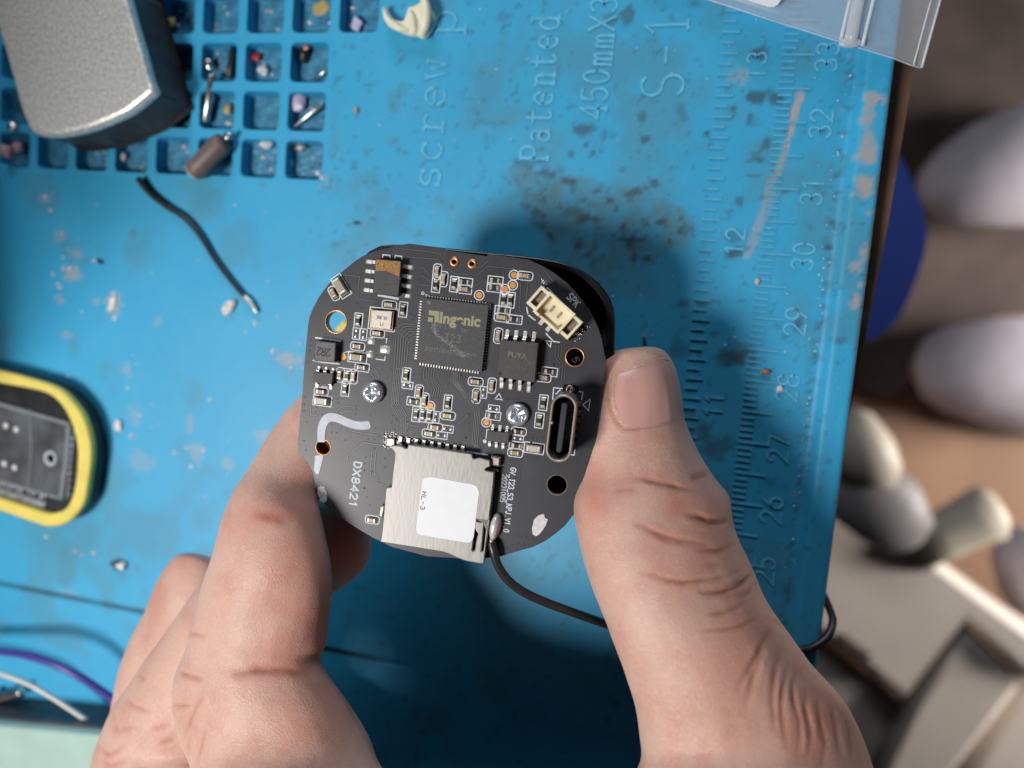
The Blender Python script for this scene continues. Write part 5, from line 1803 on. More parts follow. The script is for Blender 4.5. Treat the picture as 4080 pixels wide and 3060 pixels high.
def skin_material():
    m = bpy.data.materials.new('skin')
    m.use_nodes = True
    nt = m.node_tree
    p = nt.nodes['Principled BSDF']
    tc = nt.nodes.new('ShaderNodeTexCoord')

    def noise(size, detail=4, src=None):
        n = nt.nodes.new('ShaderNodeTexNoise')
        n.inputs['Scale'].default_value = 1000 / size
        n.inputs['Detail'].default_value = detail
        nt.links.new(src or tc.outputs['Object'], n.inputs['Vector'])
        return n.outputs['Fac']

    def ramp(src, lo, hi, o0=0.0, o1=1.0):
        r = nt.nodes.new('ShaderNodeMapRange')
        for k, v in ((1, lo), (2, hi), (3, o0), (4, o1)):
            r.inputs[k].default_value = v
        nt.links.new(src, r.inputs[0])
        return r.outputs[0]

    def mix(fac, a, b):
        x = nt.nodes.new('ShaderNodeMix')
        x.data_type = 'RGBA'
        for sock, v in ((x.inputs[0], fac), (x.inputs[6], a), (x.inputs[7], b)):
            if hasattr(v, 'is_linked'):
                nt.links.new(v, sock)
            else:
                sock.default_value = v
        return x.outputs[2]

    def attr(nm):
        a = nt.nodes.new('ShaderNodeAttribute')
        a.attribute_name = nm
        return a.outputs['Fac']
    c = mix(ramp(noise(9), 0.35, 0.65), (0.61, 0.40, 0.325, 1), (0.575, 0.345, 0.282, 1))
    c = mix(ramp(noise(4.5, 3), 0.48, 0.68, 0, 0.45), c, (0.52, 0.255, 0.195, 1))
    c = mix(ramp(noise(2.0), 0.45, 0.7, 0, 0.4), c, (0.61, 0.42, 0.32, 1))
    c = mix(ramp(noise(0.55), 0.5, 0.72, 0, 0.35), c, (0.68, 0.52, 0.43, 1))
    c = mix(attr('redness'), c, (0.54, 0.215, 0.165, 1))
    c = mix(attr('crease'), c, (0.36, 0.145, 0.085, 1))
    nt.links.new(c, p.inputs['Base Color'])
    p.inputs['Subsurface Weight'].default_value = 1.0
    p.inputs['Subsurface Radius'].default_value = (1.0, 0.36, 0.20)
    p.inputs['Subsurface Scale'].default_value = 0.9 * S
    p.inputs['Roughness'].default_value = 0.48
    p.inputs['Specular IOR Level'].default_value = 0.42
    # fine skin cells
    vo = nt.nodes.new('ShaderNodeTexVoronoi')
    vo.feature = 'DISTANCE_TO_EDGE'
    vo.inputs['Scale'].default_value = 1000 / 0.42
    nt.links.new(tc.outputs['Object'], vo.inputs['Vector'])
    hgt = nt.nodes.new('ShaderNodeMath')
    hgt.operation = 'ADD'
    nt.links.new(ramp(vo.outputs['Distance'], 0, 0.25, 0, 0.6), hgt.inputs[0])
    nt.links.new(noise(0.35, 3), hgt.inputs[1])
    b = nt.nodes.new('ShaderNodeBump')
    b.inputs['Strength'].default_value = 0.8
    b.inputs['Distance'].default_value = 0.042 * S
    nt.links.new(hgt.outputs[0], b.inputs['Height'])
    nt.links.new(b.outputs['Normal'], p.inputs['Normal'])
    MATS['skin'] = m


skin_material()
hand = link('hand', hm, 'skin')
hand.location = Vector(c_hand * S)
tag(hand, 'bare left hand pinching the black circuit board by its edges', 'hand')

# ---- thumbnail and flaky cuticle, laid on the thumb's surface
from mathutils.bvhtree import BVHTree
bvh = BVHTree.FromPolygons([tuple(v) for v in co2], [tuple(p.vertices) for p in hm.polygons])


def on_hand(x, y, off=0.0):
    d = Vector(R_M @ ray(x, y)).normalized()
    h_ = bvh.ray_cast(Vector(CAM), d)
    if h_[0] is None:
        return None
    return np.array(h_[0]) + np.array(h_[1]) * off


material('nail', (0.60, 0.355, 0.31, 1), 0.30, var=0.08, vsize=2.5, spec=0.5, sss=0.7, bump=0.01, bsize=0.6, stretch=(1, 0.2, 1))
material('dry_skin', (0.58, 0.42, 0.35, 1), 0.6, var=0.2, vsize=0.4, bump=0.04, bsize=0.3)
left_e = smooth_path([np.array(p) for p in [(2448, 1486), (2434, 1520), (2428, 1560), (2432, 1605), (2448, 1655), (2478, 1695), (2510, 1712)]], 6)
right_e = smooth_path([np.array(p) for p in [(2668, 1432), (2690, 1478), (2703, 1530), (2709, 1580), (2713, 1625), (2714, 1655), (2712, 1672)]], 6)
grid = []
nw = 26
for i in range(len(left_e)):
    row = []
    for k in range(nw + 1):
        t = k / nw
        p = left_e[i] * (1 - t) + right_e[i] * t
        top_b = -14 * math.sin(math.pi * t) * (1 - i / (len(left_e) - 1))
        bot_b = 16 * math.sin(math.pi * t) * (i / (len(left_e) - 1))
        e_ = min(t, 1 - t, i / (len(left_e) - 1), 1 - i / (len(left_e) - 1))
        off = -0.10 + 0.20 * min(1, e_ * 5) ** 0.7
        w = on_hand(p[0], p[1] + top_b + bot_b, off)
        row.append(w if w is not None else row[-1])
    grid.append(row)
mb = MB()
nr = len(grid)
mb.add([p for r_ in grid for p in r_], [(i * (nw + 1) + k, i * (nw + 1) + k + 1, (i + 1) * (nw + 1) + k + 1, (i + 1) * (nw + 1) + k) for i in range(nr - 1) for k in range(nw)])
nail = mb.build('thumbnail', 'nail', None, True)
nail.parent = hand
nail.location = -Vector(c_hand * S)


def hand_tube(fn, pts, r_, mat, name, off=0.05, sub=5):
    P = smooth_path([np.array(fn(*p), float) for p in pts], sub)
    W_ = [on_hand(p[0], p[1], off) for p in P]
    W_ = [w for w in W_ if w is not None]
    if len(W_) < 2:
        return
    rk = random.Random(len(W_))
    o = MB().tube(W_, [r_ * rk.uniform(0.35, 1.25) for _ in W_], 6, True, 0.35).build(name, mat, None, True)
    o.parent = hand
    o.location = -Vector(c_hand * S)


hand_tube(q1, [(900, 460), (1000, 420), (1100, 385), (1200, 360), (1280, 380)], 0.14, 'dry_skin', 'cuticle', 0.04)
hand_tube(q1, [(880, 400), (960, 360), (1060, 330), (1180, 330)], 0.12, 'dry_skin', 'cuticle', 0.02)
# ------------------------------------------------------------------ things lying on the mat
material('silver_block', (0.76, 0.755, 0.72, 1), 0.36, 0.5, var=0.32, vsize=0.5, bump=0.06, bsize=0.6, rvar=0.08)
material('block_side', (0.07, 0.072, 0.078, 1), 0.5, 0.4, var=0.2, vsize=2, stretch=(1, 1, 0.15))
material('yellow_plastic', (0.78, 0.66, 0.16, 1), 0.4, var=0.06, vsize=4, sss=0.4)
material('case_black', (0.018, 0.020, 0.022, 1), 0.35, var=0.4, vsize=4)
material('case_grey', (0.075, 0.085, 0.095, 1), 0.3, var=0.5, vsize=5)
material('frosted', (0.34, 0.38, 0.42, 1), 0.4, alpha=0.5)
material('frost_text', (0.42, 0.46, 0.50, 1), 0.6)
material('white_plastic', (0.80, 0.77, 0.62, 1), 0.4, sss=0.6, var=0.05, vsize=2)
material('brown_ferrite', (0.145, 0.105, 0.095, 1), 0.5, var=0.2, vsize=1.0, bump=0.05, bsize=0.5)
material('tan_end', (0.42, 0.31, 0.22, 1), 0.6, var=0.2, vsize=0.8)
material('purple_wire', (0.065, 0.05, 0.30, 1), 0.35)
material('white_wire', (0.66, 0.66, 0.62, 1), 0.4)
material('mint_plastic', (0.40, 0.56, 0.50, 1), 0.4, var=0.05, vsize=6)
material('red_plastic', (0.40, 0.03, 0.035, 1), 0.4)
material('lilac_plastic', (0.50, 0.46, 0.62, 1), 0.4)
material('pink_plastic', (0.42, 0.24, 0.25, 1), 0.5)
material('flake', (0.66, 0.64, 0.64, 1), 0.35, var=0.4, vsize=0.7, bump=0.15, bsize=0.5)
material('flake_dark', (0.02, 0.02, 0.022, 1), 0.4)
material('copper_bit', (0.45, 0.20, 0.12, 1), 0.45, 0.4)
material('steel_pin', (0.68, 0.68, 0.66, 1), 0.3, 1.0, var=0.3, vsize=0.8)

# ---- silver block, top left
hb = 10.0
blk = empty('metal_block', at(250, 300, 0))
tag(blk, 'thick silver metal block with coarse sparkling top and rounded end', 'metal block')
bo = at(250, 300, 0)


def k1(x, y): return (x / 2.765, y / 2.765)


top_pts = [k1(*p) for p in [(1330, -260), (1400, 0), (1480, 290), (1560, 560), (1640, 860), (1690, 985), (1660, 1030), (1600, 1085), (1400, 1240), (1100, 1375), (900, 1440), (700, 1482), (560, 1497), (430, 1488), (345, 1455), (280, 1360), (200, 1150), (120, 850), (0, 430), (-110, 40), (-220, -260)]]
tp = [at(x, y, hb)[:2] - bo[:2] for x, y in top_pts]
tp = [tuple(p) for p in smooth_path([np.array(p) for p in tp + tp[:1]], 3)[:-1]]
if sum(a[0] * b[1] - a[1] * b[0] for a, b in zip(tp, tp[1:] + tp[:1])) < 0:
    tp = tp[::-1]
plate('top_face', [tp], hb - 2.6, hb, 'silver_block', blk, 1.1, None, 5)
ctr = np.mean(tp, 0)
plate('body', [[tuple(ctr + (np.array(p) - ctr) * 0.985) for p in tp]], 0.3, hb - 1.4, 'block_side', blk)  # near-black colour holds the shade on the silver block's sides
plate('base', [[tuple(ctr + (np.array(p) - ctr) * 1.035) for p in tp]], 0.02, 0.35, 'case_black', blk)

# ---- yellow framed case
hy = 4.6
yc = at(150, 1790, 0)
ybx = empty('yellow_case', yc)
tag(ybx, 'flat black case with yellow rounded rim and frosted clear panel at the picture edge', 'case')
outy = [(-180, 1440), (0, 1478), (100, 1503), (209, 1538), (272, 1585), (329, 1662), (358, 1760), (360, 1830), (354, 1886), (338, 1985), (316, 2030), (278, 2073), (235, 2094), (190, 2099), (158, 2092), (0, 2037), (-180, 1985)]
inny = [(-180, 1490), (0, 1527), (100, 1545), (184, 1567), (240, 1610), (285, 1690), (306, 1780), (306, 1850), (298, 1930), (282, 1990), (255, 2030), (205, 2046), (165, 2040), (0, 1986), (-180, 1935)]
oy = [tuple(at(x, y, hy)[:2] - yc[:2]) for x, y in outy]
iy_ = [tuple(at(x, y, hy)[:2] - yc[:2]) for x, y in inny]
sy_ = smooth_path([np.array(p) for p in oy], 5)
si_ = smooth_path([np.array(p) for p in iy_], 5)
rimloop = [tuple(p) for p in sy_] + [tuple(p) for p in si_][::-1]
plate('rim', [rimloop], 3.0, hy, 'yellow_plastic', ybx, 0.4)
plate('tray', [[tuple(np.mean(sy_, 0) + (p - np.mean(sy_, 0)) * 0.975) for p in sy_]], 0.02, 3.1, 'case_black', ybx, 0.2)


def yl(x, y, z): return tuple(at(x * 0.633, 1000 + y * 0.633, z)[:2] - yc[:2])


panel = [yl(*p, 3.7) for p in [(-200, 900), (0, 962), (440, 1090), (415, 1400), (385, 1560), (0, 1440), (-200, 1380)]]
plate('panel', [panel], 2.8, 3.5, 'case_grey', ybx, 0.1)
for pts, w_ in (([(-200, 905), (0, 965), (440, 1092)], 0.75), ([(432, 1092), (418, 1300), (382, 1560)], 0.95), ([(385, 1560), (0, 1445)], 0.6), ([(470, 1095), (445, 1330), (420, 1560)], 0.35), ([(190, 1000), (200, 1250), (180, 1480)], 0.3)):
    MB().ribbon([yl(*p, 3.7) for p in pts], w_, 3.4, 3.75).build('panel_edge', 'frosted', ybx)
rg = yl(320, 1305, 3.7)
MB().lathe((rg[0], rg[1], 3.5), [(0.95, 0), (0.95, 0.4), (1.25, 0.55), (1.55, 0.4), (1.6, 0)], 28).build('ring', 'frost_text', ybx, True)
dk = MB().disc((0, 0), 0.8, 0, 0.3, 14, 0.5).mesh('rivet', 'flake')
for p in [(30, 1100), (95, 1125), (20, 1340), (85, 1365)]:
    c = yl(*p, 3.7)
    o = link('rivet', dk, None, ybx, (c[0], c[1], 3.45))
    o.scale = (0.8, 0.8, 1)
rr = random.Random(3)
mb = MB()
for r_ in range(3):
    for k in range(16):
        x, y = -20 + k * 20, 1460 + r_ * 55 + k * 5.5
        if rr.random() < 0.85:
            mb.box((*yl(x, y + rr.uniform(-6, 6), 3.2), 3.2), (0.36 * rr.uniform(.6, 1.2), 0.8 * rr.uniform(.6, 1.2), 0.3), -0.25)
for k in range(9):
    mb.box((*yl(452 - k * 3, 1180 + k * 44, 3.4), 3.2), (0.8, 0.5 * rr.uniform(.5, 1.2), 0.3), 0.1)
o = mb.build('worn_lettering', 'frost_text', ybx)
plate('label', [[yl(*p, 2.6) for p in [(-60, 1465), (300, 1570), (290, 1670), (-60, 1570)]]], 3.08, 3.18, 'frosted', ybx)

# ---- box added out of view on the left, only to cast the left-edge shadow
lb = at(-160, 1080, 0)
bx_ = MB()
bx_.prism([(x - lb[0], y - lb[1]) for x, y in [(-165, -20), (-109.2, -18), (-109.6, 36), (-165, 34)]], 0.02, 150)
ob = bx_.build('shade_box', 'case_black')
ob.location = Vector(lb * S)
tag(ob, 'unseen dark box added past the left edge to shade the mat', 'box')

# ---- piece of black wire with tinned tip
wire_px = [(552, 712, 1.2), (600, 772, 0.9), (665, 822, 0.8), (735, 868, 0.8), (795, 935, 0.8), (858, 1035, 0.7), (915, 1112, 0.7), (965, 1172, 0.7), (985, 1192, 0.7)]
wr = empty('wire_offcut', at(780, 920, 0))
wo = at(780, 920, 0)
tag(wr, 'short bent black wire with a bare silver tip lying on the mat', 'wire')
MB().tube(smooth_path([at(x, y, z) - wo for x, y, z in wire_px], 6), [0.62 - 0.006 * k for k in range((len(wire_px) - 1) * 6 + 1)], 10).build('insulation', 'cable_black', wr, True)
MB().tube(smooth_path([at(x, y, 0.7) - wo for x, y in [(975, 1182), (1000, 1205), (1016, 1232), (1026, 1248)]], 4), [0.5, .48, .5, .46, .45, .48, .4, .42, .38, .36, .3, .25, .2], 8).build('bare_tip', 'solder', wr, True)

# ---- brown cylinder lying over the compartments
cy_ = at(840, 620, 0)
ce = empty('ferrite_cylinder', cy_)
tag(ce, 'small brown-grey cylinder lying across two mat compartments', 'component')
a_, b_ = at(770, 688, 2.0) - cy_, at(895, 560, 2.0) - cy_
P0 = [a_ + (b_ - a_) * t for t in (0, 0.04, 0.1, 0.9, 0.96, 1)]
MB().tube(P0, [1.55, 1.8, 1.95, 1.95, 1.8, 1.5], 20).build('body', 'brown_ferrite', ce, True)
MB().tube([a_ - (b_ - a_) * 0.045, a_ - (b_ - a_) * 0.03, a_ + (b_ - a_) * 0.02], [1.2, 1.55, 1.6], 18).build('end_cap', 'tan_end', ce, True)
MB().tube([b_, b_ + (b_ - a_) * 0.12, b_ + (b_ - a_) * 0.17 + np.array([.2, .3, 0])], [0.6, 0.5, 0.35], 8).build('lead', 'steel_pin', ce, True)

# ---- torn piece of white plastic
wp = at(1640, 80, 0)
tw = empty('plastic_scrap', wp)
tag(tw, 'curled torn scrap of cream white plastic at the top edge', 'plastic scrap')
outl = smooth_path([np.array(p, float) for p in [(1522, 38), (1535, 70), (1560, 105), (1595, 128), (1629, 140), (1660, 142), (1682, 152), (1702, 142), (1718, 120), (1730, 95), (1732, 68), (1722, 42), (1706, 20), (1700, -30), (1678, -30), (1676, 8), (1652, 24), (1630, 30), (1620, 55), (1611, 80), (1592, 84), (1565, 74), (1548, 50), (1540, 30), (1530, 28)]], 3)
n_ = len(outl)
cen_ = np.array((1640, 85.0))
rings_ = []
for k_, z_ in ((1.0, 0.2), (1.03, 0.9), (0.98, 1.5), (0.86, 1.75)):
    rings_.append([at(*(cen_ + (p - cen_) * k_) if k_ > 0.9 else (cen_ + (p - cen_) * k_), z_ + 0.5 * math.sin(p[0] / 25.0)) - wp for p in outl])
plate('shell', [[tuple((at(*p, 1.4) - wp)[:2]) for p in outl]], 0.3, 1.9, 'white_plastic', tw, 0.5)
ridge = smooth_path([at(x, y, z) - wp for x, y, z in [(1690, -20, 2.0), (1694, 20, 2.4), (1700, 60, 2.6), (1694, 100, 2.4), (1680, 140, 1.8)]], 5)
MB().tube(ridge, [0.5 + 0.5 * math.sin(math.pi * k / (len(ridge) - 1)) for k in range(len(ridge))], 10, True).build('ridge', 'white_plastic', tw, True)
r2 = smooth_path([at(x, y, z) - wp for x, y, z in [(1635, 45, 1.9), (1642, 80, 2.3), (1650, 115, 2.1), (1655, 135, 1.6)]], 5)
MB().tube(r2, [0.35 + 0.3 * math.sin(math.pi * k / (len(r2) - 1)) for k in range(len(r2))], 8).build('ridge', 'white_plastic', tw, True)
r3 = smooth_path([at(x, y, z) - wp for x, y, z in [(1530, 45, 1.6), (1550, 85, 2.0), (1590, 112, 2.0), (1630, 122, 1.7)]], 5)
MB().tube(r3, [0.3 + 0.35 * math.sin(math.pi * k / (len(r3) - 1)) for k in range(len(r3))], 8).build('ridge', 'white_plastic', tw, True)

# ---- zip bag


def bag_material():
    m = bpy.data.materials.new('clear_film')
    m.use_nodes = True
    nt = m.node_tree
    p = nt.nodes['Principled BSDF']
    p.inputs['Base Color'].default_value = (0.62, 0.66, 0.72, 1)
    p.inputs['Roughness'].default_value = 0.32
    tr_ = nt.nodes.new('ShaderNodeBsdfTransparent')
    mx = nt.nodes.new('ShaderNodeMixShader')
    mx.inputs[0].default_value = 0.22
    nt.links.new(tr_.outputs[0], mx.inputs[1])
    nt.links.new(p.outputs[0], mx.inputs[2])
    nt.links.new(mx.outputs[0], nt.nodes['Material Output'].inputs['Surface'])
    MATS['clear_film'] = m


bag_material()
material('zip_ridge', (0.66, 0.72, 0.80, 1), 0.28, alpha=0.55)
material('zip_edge', (0.70, 0.76, 0.84, 1), 0.3, alpha=0.8)
bg0 = at(3300, 60, 3)
bag = empty('zip_bag', bg0)
tag(bag, 'clear plastic zip bag corner overlapping the mat edge', 'bag')


def bz(x):           # film lies a little above the mat and stays level past the rim
    return 1.9 + 0.9 * math.sin((x - 2900) / 260.0)


def bgp(x, y, dz=0.0): return at(x, y, bz(x) + dz) - bg0


edge_low = [(2560, -90), (2750, -25), (2914, 28), (3060, 76), (3200, 120), (3351, 168), (3460, 202), (3566, 234), (3625, 258), (3671, 272)]
edge_up = [(2650, -330), (2830, -280), (2990, -240), (3140, -230), (3280, -230), (3430, -230), (3540, -230), (3650, -230), (3730, -230), (3790, -160)]
for dz, nm in ((0.0, 'film'), (0.9, 'film')):
    nu, nvv = 46, 14
    gl = smooth_path([np.array(p, float) for p in edge_low], 5)
    gu = smooth_path([np.array(p, float) for p in edge_up], 5)
    V_, F_ = [], []
    for i in range(len(gl)):
        for k in range(nvv + 1):
            t = k / nvv
            p = gl[i] * (1 - t) + gu[i] * t
            wv = 0.25 * math.sin(p[0] / 60.0 + 2 * dz) * math.sin(t * 3.0)
            V_.append(bgp(p[0], p[1], dz * min(1, t * 8) + wv))
    for i in range(len(gl) - 1):
        for k in range(nvv):
            a = i * (nvv + 1) + k
            F_.append((a, a + 1, a + nvv + 2, a + nvv + 1))
    MB().add(V_, F_).build(nm, 'clear_film', bag, True)
for (x0, y0, x1, y1, r_, mt) in [(3395, -40, 3350, 162, 0.28, 'zip_edge'), (3433, -40, 3391, 178, 0.8, 'zip_ridge'), (3415, -40, 3372, 170, 0.45, 'zip_ridge'), (3490, -40, 3436, 184, 0.28, 'zip_edge'), (3752, -20, 3672, 270, 0.18, 'zip_edge'), (3715, -20, 3640, 260, 0.12, 'zip_edge')]:
    MB().tube([bgp(x0 + (x1 - x0) * t, y0 + (y1 - y0) * t, 1.0) for t in (0, 0.25, 0.5, 0.75, 1)], r_, 8, True, 0.6).build('zip_strip', mt, bag, True)
MB().tube([bgp(x, y, 0.4) for x, y in edge_low], 0.10, 6).build('sealed_edge', 'zip_ridge', bag, True)
MB().disc((0, 0), 1.0, 0, 0.5, 14, 0.5).build('zip_end', 'zip_ridge', bag, True, bgp(3385, 172, 0.8)).scale = (1.7, 0.8, 1)
lab_ = [bgp(x, y, 1.15) for x, y in [(2840, -40), (2901, -5), (3000, 25), (3060, 41), (3080, 40), (3096, 30), (3114, 2), (3122, -40)]]
MB().prism([(p[0], p[1]) for p in lab_], 1.5, 1.7).build('label', 'paper', bag)

# ---- wires, screw and the pale device, bottom left


def run(name, label, cat, pts, r_, mat):
    o0 = at(*pts[len(pts) // 2])
    ob_ = MB().tube(smooth_path([at(*p) - o0 for p in pts], 6), r_, 10).build(name, mat, None, True)
    ob_.location = Vector(o0 * S)
    return tag(ob_, label, cat)


run('purple_wire', 'purple insulated wire arching in from the left edge', 'wire', [(-160, 2585, 7), (0, 2596, 8), (110, 2612, 9), (220, 2648, 9), (320, 2698, 8), (430, 2770, 6), (560, 2870, 4), (700, 2990, 2)], 0.72, 'purple_wire')
run('white_wire', 'thin white wire below the purple wire', 'wire', [(-160, 2650, 7), (0, 2684, 7), (120, 2728, 7), (230, 2792, 6), (320, 2852, 5), (400, 2905, 4), (520, 2990, 3)], 0.48, 'white_wire')
sc0 = at(40, 2775, 0)
scr = empty('loose_screw', sc0)
tag(scr, 'small dark threaded screw lying at the left edge under the white wire', 'screw')
pth = [at(-20, 2790, 2.2) - sc0, at(92, 2755, 2.2) - sc0]
P_ = [pth[0] + (pth[1] - pth[0]) * k / 24 for k in range(25)]
MB().tube(P_, [0.95 + 0.18 * (k % 2) for k in range(25)], 12).build('thread', 'steel_pin', scr, True)
MB().tube([pth[0] - (pth[1] - pth[0]) * 0.2, pth[0] - (pth[1] - pth[0]) * 0.15, pth[0]], [1.6, 1.9, 1.9], 14).build('head', 'case_black', scr, True)
dv = at(120, 3000, 0)
dvo = empty('mint_device', dv)
tag(dvo, 'pale mint green plastic device at the bottom left corner', 'device')
dp = [tuple((at(x, y, 9) - dv)[:2]) for x, y in [(-300, 2862), (0, 2893), (200, 2912), (420, 2934), (620, 2955), (660, 2990), (660, 3400), (-300, 3400)]]
plate('shell', [dp], 0.2, 9, 'mint_plastic', dvo, 0.6)
plate('edge_trim', [[tuple(np.array(p) + np.array([0, 0.5])) for p in dp]], 0.1, 7.0, 'block_side', dvo)

# ---- odds and ends caught in the compartments, each its own thing


def blob(name, label, cat, px, size, mat, z=-2.4, seed=1, seg_=10, rot=0.0):
    r2_ = random.Random(seed)
    c = at(px[0], px[1], z)
    vs_, fs_ = [], []
    nl_, nm2 = 6, seg_
    ph0 = [r2_.uniform(0.75, 1.2) for _ in range(nm2)]
    for i in range(nl_ + 1):
        ph = math.pi * i / nl_ - math.pi / 2
        for k in range(nm2):
            t = 2 * math.pi * k / nm2
            j = ph0[k] * r2_.uniform(0.9, 1.1)
            x, y = size[0] / 2 * math.cos(ph) * math.cos(t) * j, size[1] / 2 * math.cos(ph) * math.sin(t) * j
            vs_.append((x * math.cos(rot) - y * math.sin(rot), x * math.sin(rot) + y * math.cos(rot), size[2] / 2 * (1 + math.sin(ph))))
    for i in range(nl_):
        for k in range(nm2):
            fs_.append((i * nm2 + k, i * nm2 + (k + 1) % nm2, (i + 1) * nm2 + (k + 1) % nm2, (i + 1) * nm2 + k))
    o = MB().add(vs_, fs_).build(name, mat, None, False)
    o.location = Vector(c * S)
    return tag(o, label, cat)


def rod(name, label, cat, p0, p1, r0, r1, mat, z0=-2.0, z1=-2.0):
    a, b = at(*p0, z0), at(*p1, z1)
    m_ = (a + b) / 2
    o = MB().tube([a - m_ + (b - a) * t for t in (0, 0.03, 0.5, 0.97, 1)], [r0 * 0.6, r0, (r0 + r1) / 2, r1, r1 * 0.6], 10).build(name, mat, None, True)
    o.location = Vector(m_ * S)
    return tag(o, label, cat)


blob('yellow_bit', 'bright yellow bit in the shaded compartment beside the metal block', 'debris', (690, 92), (1.5, 2.2, 0.9), 'yellow_plastic', -2.4, 2)
rod('metal_pin', 'upright looking silver pin bridging two compartments', 'pin', (848, 295), (818, 488), 0.75, 0.7, 'steel_pin', -0.2, -1.2)
blob('pin_tip', 'grey metal nub at the upper end of the silver pin', 'debris', (838, 262), (1.6, 2.0, 1.2), 'steel_pin', -1.4, 5)
rod('black_pin', 'black pointed plastic sliver in the compartment above the pin', 'debris', (930, 178), (915, 310), 0.5, 0.85, 'flake_dark', -1.6, -1.6)
blob('red_bit', 'dark red plastic bit beside a white crumb', 'debris', (1025, 232), (2.1, 1.6, 1.0), 'red_plastic', -2.4, 8)
blob('white_crumb', 'white crumb below the red bit', 'debris', (1055, 285), (2.4, 2.0, 1.0), 'flake', -2.4, 9, rot=-0.6)
rod('dark_clip', 'dark clip standing in the right column compartment', 'debris', (1218, 190), (1205, 250), 0.9, 0.7, 'flake_dark', -1.6, -2.0)
blob('copper_bit', 'copper coloured bit above the dark clip', 'debris', (1222, 190), (1.5, 1.1, 0.7), 'copper_bit', -1.2, 12)
rod('slanted_sliver', 'pale sliver slanting in the corner of the right column compartment', 'debris', (1252, 318), (1300, 280), 0.35, 0.3, 'steel_pin', -2, -1)
blob('lilac_bead', 'round lilac plastic bead in a right column compartment', 'debris', (1195, 415), (3.6, 3.4, 1.6), 'lilac_plastic', -2.5, 14)
rod('grey_stick', 'grey stick leaning beside the lilac bead', 'debris', (1165, 512), (1288, 412), 0.42, 0.42, 'steel_pin', -1.9, -1.0)
blob('gold_bit', 'gold coloured bit beside the silver pin', 'debris', (912, 440), (1.5, 2.2, 0.8), 'cap_gold', -2.4, 17)
blob('white_lump', 'white lump in the compartment left of the bottom row', 'debris', (492, 628), (2.6, 2.2, 1.2), 'flake', -2.4, 18)
blob('white_shard', 'white shard in the compartment right of the brown cylinder', 'debris', (1068, 578), (2.7, 2.2, 1.2), 'flake', -2.4, 19)
blob('silver_shard', 'silver shard in the bottom right corner compartment', 'debris', (1200, 590), (2.6, 1.6, 1.0), 'steel_pin', -2.4, 20)
blob('silver_chip', 'silver chip low in the bottom right corner compartment', 'debris', (1160, 655), (1.5, 1.7, 0.9), 'steel_pin', -2.4, 21)
blob('lilac_flake', 'pale lilac flake in the compartment beside the white scrap', 'debris', (1428, 100), (2.2, 2.6, 1.2), 'lilac_plastic', -2.4, 22)
blob('yellow_stain', 'dull yellow smear in a top row compartment', 'debris', (1275, 35), (3.2, 3.0, 0.2), 'cap_gold', -2.66, 23)
blob('pink_block', 'pinkish block in the shadow left of the metal block', 'debris', (48, 612), (3.2, 3.0, 2.2), 'pink_plastic', 0.0, 24, 4, 0.6)
blob('pink_cube', 'smaller pinkish block next to the first one in the shadow', 'debris', (92, 592), (2.4, 2.6, 1.8), 'pink_plastic', 0.0, 25, 4, 0.9)
blob('chrome_bit', 'glinting metal bit in the shadow left of the metal block', 'debris', (64, 508), (2.2, 2.0, 1.6), 'steel_pin', 0.0, 26)
blob('yellow_stub', 'yellow plastic stub seen through the round hole of the board', 'debris', (1435, 1312), (9.0, 3.0, 2.0), 'yellow_plastic', 0.0, 27, 14)
blob('copper_crumb', 'pinkish copper crumb lying beside ruler number 28', 'debris', (3050, 1482), (2.2, 1.0, 0.8), 'copper_bit', 0.0, 28, 6)
blob('white_grain', 'white grain on the ruler number 28', 'debris', (3105, 1550), (1.2, 1.2, 0.6), 'flake', 0.0, 29)
blob('resin_drop', 'pale yellow drop on a ruler tick', 'debris', (3017, 1120), (0.9, 1.1, 0.5), 'cap_pale', 0.0, 30)
blob('wire_snip', 'dark metal snip standing just above the thumb tip', 'debris', (2566, 1345), (0.7, 1.2, 1.2), 'copper_bit', 0.0, 31)
blob('tan_crumb', 'tan crumb lying left of the word screw', 'debris', (1422, 441), (0.9, 1.3, 0.6), 'tan_end', 0.0, 32)
blob('curled_shaving', 'bright curled metal shaving beside the bare wire tip', 'debris', (918, 1225), (2.0, 4.0, 1.0), 'flake', 0.0, 33, 10, -0.6)
blob('white_crust', 'white crust patch below the black wire', 'debris', (448, 1215), (1.6, 3.2, 0.5), 'flake', 0.0, 34, 10, -0.3)
blob('bright_solder', 'bright solder crumb near the yellow case', 'debris', (475, 1695), (1.8, 2.2, 0.8), 'flake', 0.0, 35)
blob('solder_clump', 'shiny clump of solder left of the ring finger', 'debris', (480, 2250), (3.6, 2.0, 1.2), 'steel_pin', 0.0, 36)
blob('black_shaving', 'thin black shaving above the board', 'debris', (1425, 888), (1.6, 0.5, 0.3), 'flake_dark', 0.0, 37)
blob('dark_crumb', 'dark crumb left of the black wire', 'debris', (402, 1042), (1.8, 0.8, 0.5), 'flake_dark', 0.0, 38, 10, -0.4)

# crumbs nobody could count
rr = random.Random(12)
mb = MB()


def crumb(x, y, r_):
    c = at(x, y, 0)
    n6 = 6
    ring0 = [(c[0] + r_ * rr.uniform(.6, 1.3) * math.cos(2 * math.pi * k / n6), c[1] + r_ * rr.uniform(.6, 1.3) * math.sin(2 * math.pi * k / n6), 0.02) for k in range(n6)]
    mb.add(ring0 + [(c[0] + rr.uniform(-.3, .3) * r_, c[1] + rr.uniform(-.3, .3) * r_, 0.05 + r_ * 0.7)], [(k, (k + 1) % n6, n6) for k in range(n6)])


